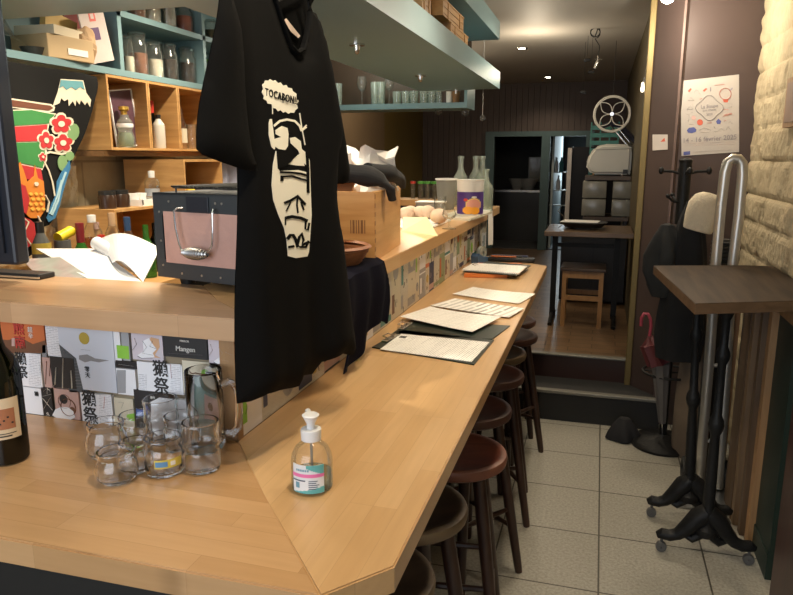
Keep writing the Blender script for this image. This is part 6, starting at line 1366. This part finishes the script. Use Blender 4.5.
# coat stand
cx, cy = .405, 3.80
t = T('coat_stand', 'black coat stand with a round base and an umbrella ring, by the maroon wall', 'coat stand', (cx, cy, 0))
b = MB(); b.lathe([(0, 0), (.165, 0), (.17, .015), (.15, .035), (.05, .05), (.032, .065), (0, .065)], seg=36); b.build('base', IRON, t, smooth=True)
b = MB(); b.cyl((0, 0, .05), (0, 0, 1.22), .020, seg=16); b.cyl((0, 0, 1.22), (0, 0, 1.53), .030, seg=18); b.lathe([(0, 1.53), (.03, 1.53), (.034, 1.545), (.02, 1.555), (0, 1.556)], seg=20); b.build('pole', IRON, t, smooth=True)
for k in range(4):
    a_ = R(5 + 90 * k); ca, sa = math.cos(a_), math.sin(a_); b = MB(); b.tube([(ca * .02, sa * .02, 1.475), (ca * .06, sa * .06, 1.488), (ca * .105, sa * .105, 1.49)], .007, 8); b.sph((ca * .115, sa * .115, 1.492), .014, (1, 1, 1.4), 10); b.build('hook_arm', IRON, t, smooth=True)
for k in range(4):
    a_ = R(30 + 90 * k); ca, sa = math.cos(a_), math.sin(a_); b = MB(); b.tube([(ca * .02, sa * .02, 1.33), (ca * .06, sa * .06, 1.34), (ca * .085, sa * .085, 1.36)], .006, 8); b.sph((ca * .088, sa * .088, 1.365), .012, seg=10); b.build('hook_arm', IRON, t, smooth=True)
b = MB(); b.tube([(.13 * math.cos(2 * math.pi * k / 30), .13 * math.sin(2 * math.pi * k / 30), .42) for k in range(30)], .007, 8, closed=True); b.tube([(-.13, 0, .42), (.13, 0, .42)], .005, 6); b.build('umbrella_ring', IRON, t, smooth=True)
def blob(name, label, cat, loc, prof_, sx, sy, m, seed, amp=.02, seg=28, fr_=9, lean=(0, 0), grp=None):
    t = T(name, label, cat, loc, 0, grp); b = MB(); b.lathe(prof_, seg=seg)
    bmesh.ops.subdivide_edges(b.bm, edges=b.bm.edges[:], cuts=1, use_grid_fill=True)
    for v in b.bm.verts:
        a_ = math.atan2(v.co.y, v.co.x); z_ = v.co.z; k = 1 + amp / .1 * (.5 * math.sin(a_ * 5 + seed + z_ * 3) + .6 * noise.noise(Vector((math.cos(a_) * 2 + seed, math.sin(a_) * 2, z_ * fr_))))
        v.co.x = v.co.x * sx * k + lean[0] * z_; v.co.y = v.co.y * sy * k + lean[1] * z_
    b.build('fabric', m, t, smooth=True); return t
CH = mat('charcoal_coat', (.014, .015, .015), .9, var=.3, scale=20); BKC = mat('black_coat', (.004, .004, .0045), .9, var=.3, scale=20)
blob('coat', 'bulky dark grey quilted coat hanging at the left side of the coat stand', 'coat', (.325, 3.62, .86), [(0, .38), (.03, .37), (.06, .31), (.09, .22), (.095, .14), (.075, .06), (.05, .01), (0, 0)], 1, .8, CH, 2, .035)
blob('coat', 'long black coat hanging on the coat stand below the beige beanie', 'coat', (.43, 3.62, .55), [(0, .80), (.025, .79), (.05, .72), (.08, .55), (.10, .35), (.115, .12), (.10, .0), (0, .01)], 1.05, .7, BKC, 5, .015)
v = aty(700, 214, 3.6)
tb = T('beanie', 'cream knitted beanie hanging on the right hook of the coat stand', 'hat', (v.x - .01, 3.6, aty(700, 231, 3.6).z))
b = MB(); b.lathe([(.062, 0), (.072, .004), (.076, .03), (.082, .08), (.080, .13), (.060, .17), (.03, .188), (0, .19)], seg=34)
for v_ in b.bm.verts: a_ = math.atan2(v_.co.y, v_.co.x); k = 1 + .05 * math.sin(a_ * 3 + v_.co.z * 20) + .03 * noise.noise(v_.co * 20); v_.co.x = v_.co.x * k + .12 * (v_.co.z - .1) * 0; v_.co.y *= .6 * k; v_.co.x += .10 * v_.co.z * (1 if v_.co.x > 0 else 0) * 0
tb.rotation_euler = (0, R(14), 0)
b.build('knit', mat('cream_knit', (.60, .52, .38), .9, var=.1, scale=80, bump=.4, bscale=200), tb, smooth=True)
# umbrella
t = T('umbrella', 'closed red umbrella with a pink crook handle, standing in the coat stand ring', 'umbrella', (.355, 3.62, .02))
Hp = [aty(x, y, 3.70) for x, y in [(641, 326), (641.5, 318), (644, 313.5), (648, 314), (650.5, 319), (651, 327), (649.5, 336)]]
RU = mat('umbrella_red', (.09, .014, .016), .6, var=.15); GU = mat('umbrella_grey', (.11, .10, .095), .7, var=.15)
b = MB(); b.tube([Hp[0], Hp[1], Hp[2], Hp[3], Hp[4], Hp[5], Hp[6]], .0085, 10); b.build('handle', mat('handle_pink', (.36, .05, .075), .35), t, world=True, smooth=True)
h0 = Hp[6]; h1 = aty(661, 362, 3.70); tip = Vector((.40, 3.76, .06))
def cone_seg(a_, c_, r0, r1, m, nm, wav=.15):
    b = MB(); n = 6; pts = [a_.lerp(c_, k / n) for k in range(n + 1)]
    b.tube(pts, [r0 + (r1 - r0) * k / n for k in range(n + 1)], 24)
    for i, v_ in enumerate(b.bm.verts):
        k = i % 24; c0 = pts[i // 24]; v_.co = c0 + (v_.co - c0) * (1 + wav * (1 if k % 3 == 0 else -.5))
    b.build(nm, m, t, world=True, smooth=True)
cone_seg(h0, h0.lerp(h1, .25), .012, .05, RU, 'canopy_rim'); cone_seg(h0.lerp(h1, .25), h1, .058, .065, RU, 'canopy'); cone_seg(h1, h1.lerp(tip, .8), .045, .018, GU, 'canopy_lower', .1)
MB().cyl(h1.lerp(tip, .8), tip, .006, .004, 8).build('tip', CHROME, t, world=True)
blob('bag', 'black crumpled bag lying on the floor beside the coat stand base', 'bag', (.20, 3.82, 0), [(0, .13), (.03, .125), (.06, .09), (.085, .045), (.095, .01), (.08, 0), (0, 0)], 1, .8, mat('black_nylon', (.008, .008, .010), .8), 9, .018)
# tall looped hand truck
t = T('hand_truck', 'tall narrow metal hand truck with a rounded loop handle, leaning by the stone wall', 'hand truck', (.56, 3.35, 0))
Lr = [(703, 470), (710, 380), (716.5, 300), (722, 215), (726.5, 178)]; YT = 3.30
L3d = [aty(x, y, YT) for x, y in [(702, 448), (710, 350), (716, 262), (721, 205), (725, 172), (728, 162), (733, 158.5), (738.5, 159), (742, 163), (742.5, 175), (739, 215), (733, 262), (727.5, 350), (721, 448)]]
# rails run straight down to the floor
def ext(p_, q_): k = (p_.z - .02) / (q_.z - p_.z); return p_ - (q_ - p_) * k
L3d = [ext(L3d[0], L3d[2])] + L3d[1:-1] + [ext(L3d[-1], L3d[-3])]
ALU = mat('aluminium', (.55, .53, .48), .35, metal=.75, var=.08)
b = MB(); up_pts = L3d
b.tube(up_pts, [.022] * len(up_pts), 12); b.build('loop_frame', ALU, t, world=True, smooth=True)
a_, c_ = L3d[0], L3d[-1]
for z_ in (.25, .62, .98): 
    pa = a_.lerp(L3d[3], (z_ - a_.z) / (L3d[3].z - a_.z)); pc = c_.lerp(L3d[-4], (z_ - c_.z) / (L3d[-4].z - c_.z)); MB().tube([pa, pc], .009, 8).build('cross_bar', ALU, t, world=True)
mid = (a_ + c_) / 2
b = MB(); b.b2((mid.x - .16, YT - .22, .004), (mid.x + .10, YT + .02, .012)); b.build('toe_plate', STEEL, t, world=True)
for dx in (-.10, .08): b = MB(); b.lathe([(.03, -.018), (.062, -.018), (.068, 0), (.062, .018), (.03, .018)], c=(mid.x + dx, YT + .05, .07), seg=28, rot=Matrix.Rotation(R(90), 3, 'Y'), closed=True); b.build('wheel', RUB, t, world=True, smooth=True)
# ribbed hose between the rails
hp = aty(719.5, 268, YT + .10); t = T('ribbed_hose', 'black ribbed roll standing between the rails of the hand truck', 'hose', (hp.x + .01, 3.44, .0))
zt_ = aty(721, 238, 3.44).z
b = MB()
for k in range(14): z_ = zt_ - .26 + k * .018; b.lathe([(.036, z_), (.050, z_ + .005), (.050, z_ + .010), (.036, z_ + .015)], seg=24, closed=True)
b.cyl((0, 0, .0), (0, 0, zt_ - .005), .037, seg=20); b.build('hose', mat('ribbed_black', (.03, .03, .028), .45), t, smooth=True)
# beige bags low behind the table
blob('sack', 'dull beige sack standing behind the table column by the stone wall', 'sack', (.545, 3.70, 0), [(0, .86), (.05, .85), (.09, .78), (.10, .5), (.11, .15), (.10, 0), (0, 0)], .95, .8, mat('sack_beige', (.13, .095, .065), .9, var=.3, scale=8), 4, .012)
# tall table with cast-iron pedestals
zT_ = 1.10
t = T('tall_table', 'tall dark wooden table on two cast-iron pedestals on castors, by the stone wall', 'table', (.47, 2.72, 0))
P4 = [Vector(atz(x, y, zT_)) for x, y in [(653.5, 265.5), (695.5, 303.5)]] 
P4 = [P4[0], P4[1], Vector((.668, 2.475, zT_)), Vector((.735, 2.56, zT_)), Vector((.730, 3.245, zT_)), Vector((.60, 3.225, zT_))]
WT = wood('dark_table_wood', (.022, .012, .006), (.060, .035, .018), 'Y', .6, .8); WT.node_tree.nodes['Principled BSDF'].inputs['Specular IOR Level'].default_value = .25
WT2 = wood('dark_table_edge', (.07, .04, .02), (.12, .07, .038), 'X', .45)
b = MB(); b.prism([v - Vector((0, 0, .036)) for v in P4], (0, 0, .036)); bmesh.ops.bevel(b.bm, geom=[e for e in b.bm.edges if all(v.co.z > zT_ - .001 for v in e.verts)], offset=.002, segments=1, affect='EDGES')
o = b.build('tabletop', [WT, WT2], t, world=True)
for p_ in o.data.polygons:
    if abs(p_.normal.z) < .5: p_.material_index = 1
def pedestal(x, y, top_xy, half, s_=1):
    """fluted iron column on a two-armed scrolled foot with castors"""
    c0 = Vector((x, y, .0)); c1 = Vector((*top_xy, zT_ - .036)); L_ = c1.z
    b = MB(); sh = [(.0, .10), (.045, .10), (.050, .13), (.030, .15), (.034, .19), (.022, .21), (.026, .24), (.024, .40), (.020, .52), (.030, .54), (.034, .56), (.030, .58), (.020, .60), (.018, .80), (.028, .82), (.031, .835), (.028, .85), (.018, .87), (.018, .97), (.032, 1.0), (.050, 1.03), (.055, L_), (0, L_)]
    b.lathe([(r_ * .85, z_) for r_, z_ in sh], seg=24)
    for v in b.bm.verts:
        k = (v.co.z) / L_; v.co += Vector((x + (top_xy[0] - x) * k, y + (top_xy[1] - y) * k, 0))
    b.build('column', IRON, t, world=True, smooth=True)
    for sgn in (-1, 1):
        d = Vector((sgn, .0, 0)); pts = [(0.0, .20, .036), (.035, .17, .042), (.075, .120, .034), (.110, .085, .026), (.14, .075, .025), (.17, .078, .024), (.19, .070, .014)]
        b = MB(); b.tube([c0 + d * (a_ * half / .185) + Vector((0, 0, z_)) for a_, z_, r_ in pts], [r_ for *_, r_ in pts], 12, flat=.9); b.tube([c0 + d * .02 + Vector((0, 0, .10)), c0 + d * .05 + Vector((0, 0, .075)), c0 + d * .085 + Vector((0, 0, .09))], [.02, .018, .01], 10); o = b.build('foot', IRON, t, world=True, smooth=True)
        w_ = c0 + d * (half - .015) + Vector((0, 0, .022)); b = MB(); b.lathe([(.003, -.010), (.020, -.010), (.022, 0), (.020, .010), (.003, .010)], c=w_, seg=20, rot=Matrix.Rotation(R(90), 3, 'X'), closed=True); b.cyl(w_ + Vector((0, 0, 0)), w_ + Vector((0, 0, .045)), .006, seg=8); b.build('castor', mat('castor_grey', (.10, .10, .10), .35), o, world=True, smooth=True)
pedestal(.475, 2.69, (.470, 2.69), .175); pedestal(.445, 2.965, (.405, 2.985), .165)
# boards leaning upright under the table against the stone wall
BD1 = wood('board_orange', (.26, .12, .045), (.36, .18, .07), 'Z', .5); BD2 = wood('board_dark', (.085, .05, .026), (.14, .085, .045), 'Z', .5); BD3 = wood('board_tan', (.30, .16, .07), (.40, .23, .10), 'Z', .5)
def upright(label, pxs, Y_, dY, m, ztop=1.03, nm='wooden_board'):
    """pxs = (left px, right px) at floor level row, board stands vertically"""
    x0, x1 = pxs; t = T(nm, label, 'board', ((x0 + x1) / 2, Y_, 0), 0, 'boards stored upright under the tall table')
    b = MB(); b.b2((x0, Y_ - dY, 0), (x1, Y_ + dY, ztop), bev=.002); b.build('board', m, t, world=True)
upright('narrow orange wooden board standing behind the others near the hand truck', (.600, .640), 3.36, .03, BD1)
upright('dark brown wide board standing upright under the table', (.625, .668), 3.12, .08, BD2)
upright('thin light-edged board among the dark boards under the table', (.628, .655), 3.02, .03, wood('board_mid', (.17, .105, .055), (.24, .15, .08), 'Z', .5))
upright('tan board standing nearest the camera under the table', (.655, .685), 2.86, .025, BD3)
upright('dark brown board standing between the tan board and the wide board', (.640, .672), 2.93, .022, BD2)
t = T('green_panel', 'dark green upright panel in the gap right of the boards', 'panel', (.72, 2.50, 0)); b = MB(); b.b2((.680, 2.60, .10), (.705, 2.90, .98)); b.b2((.675, 2.60, 0), (.708, 2.90, .10)); b.build('panel', mat('dark_green_panel', (.008, .022, .016), .5), t, world=True)
b = MB(); b.b2((.672, 2.585, .98), (.712, 2.92, 1.04)); b.build('top_rail', BD3, t, world=True)
t = T('maroon_cabinet', 'tall dark maroon cabinet edge at the lower right corner, nearest the camera', 'cabinet', (.74, 2.1, 0))
v = atz(768, 595, 0); MRN = wood('maroon_wood', (.028, .010, .009), (.05, .018, .014), 'Z', .35)
b = MB(); b.b2((.605, 1.70, 0), (.73, 2.26, .92), bev=.004); b.build('body', MRN, t, world=True); b = MB(); b.b2((.60, 1.69, .92), (.73, 2.27, .94), bev=.003); b.build('top_board', MRN, t, world=True); b = MB(); b.b2((.600, 1.74, .06), (.605, 2.22, .88)); b.build('door', MRN, t, world=True)
# wooden frame on the stone wall at the right edge
v = atx(790, 105, .735); v2 = atx(789, 128, .735); t = T('wooden_sign', 'wooden framed board on the stone wall at the right picture edge', 'sign', (.735, v.y - .2, v.z))
b = MB(); zt9, zb9 = atx(790, 80, .735).z, atx(788, 128, .735).z; b.b2((.715, v.y - .45, zb9), (.74, v.y, zt9)); b.build('frame_board', BD3, t, world=True); b = MB(); b.b2((.712, v.y - .42, zb9 + .02), (.716, v.y - .03, zt9 - .02)); b.build('panel', mat('frame_panel', (.3, .2, .15), .6), t, world=True)
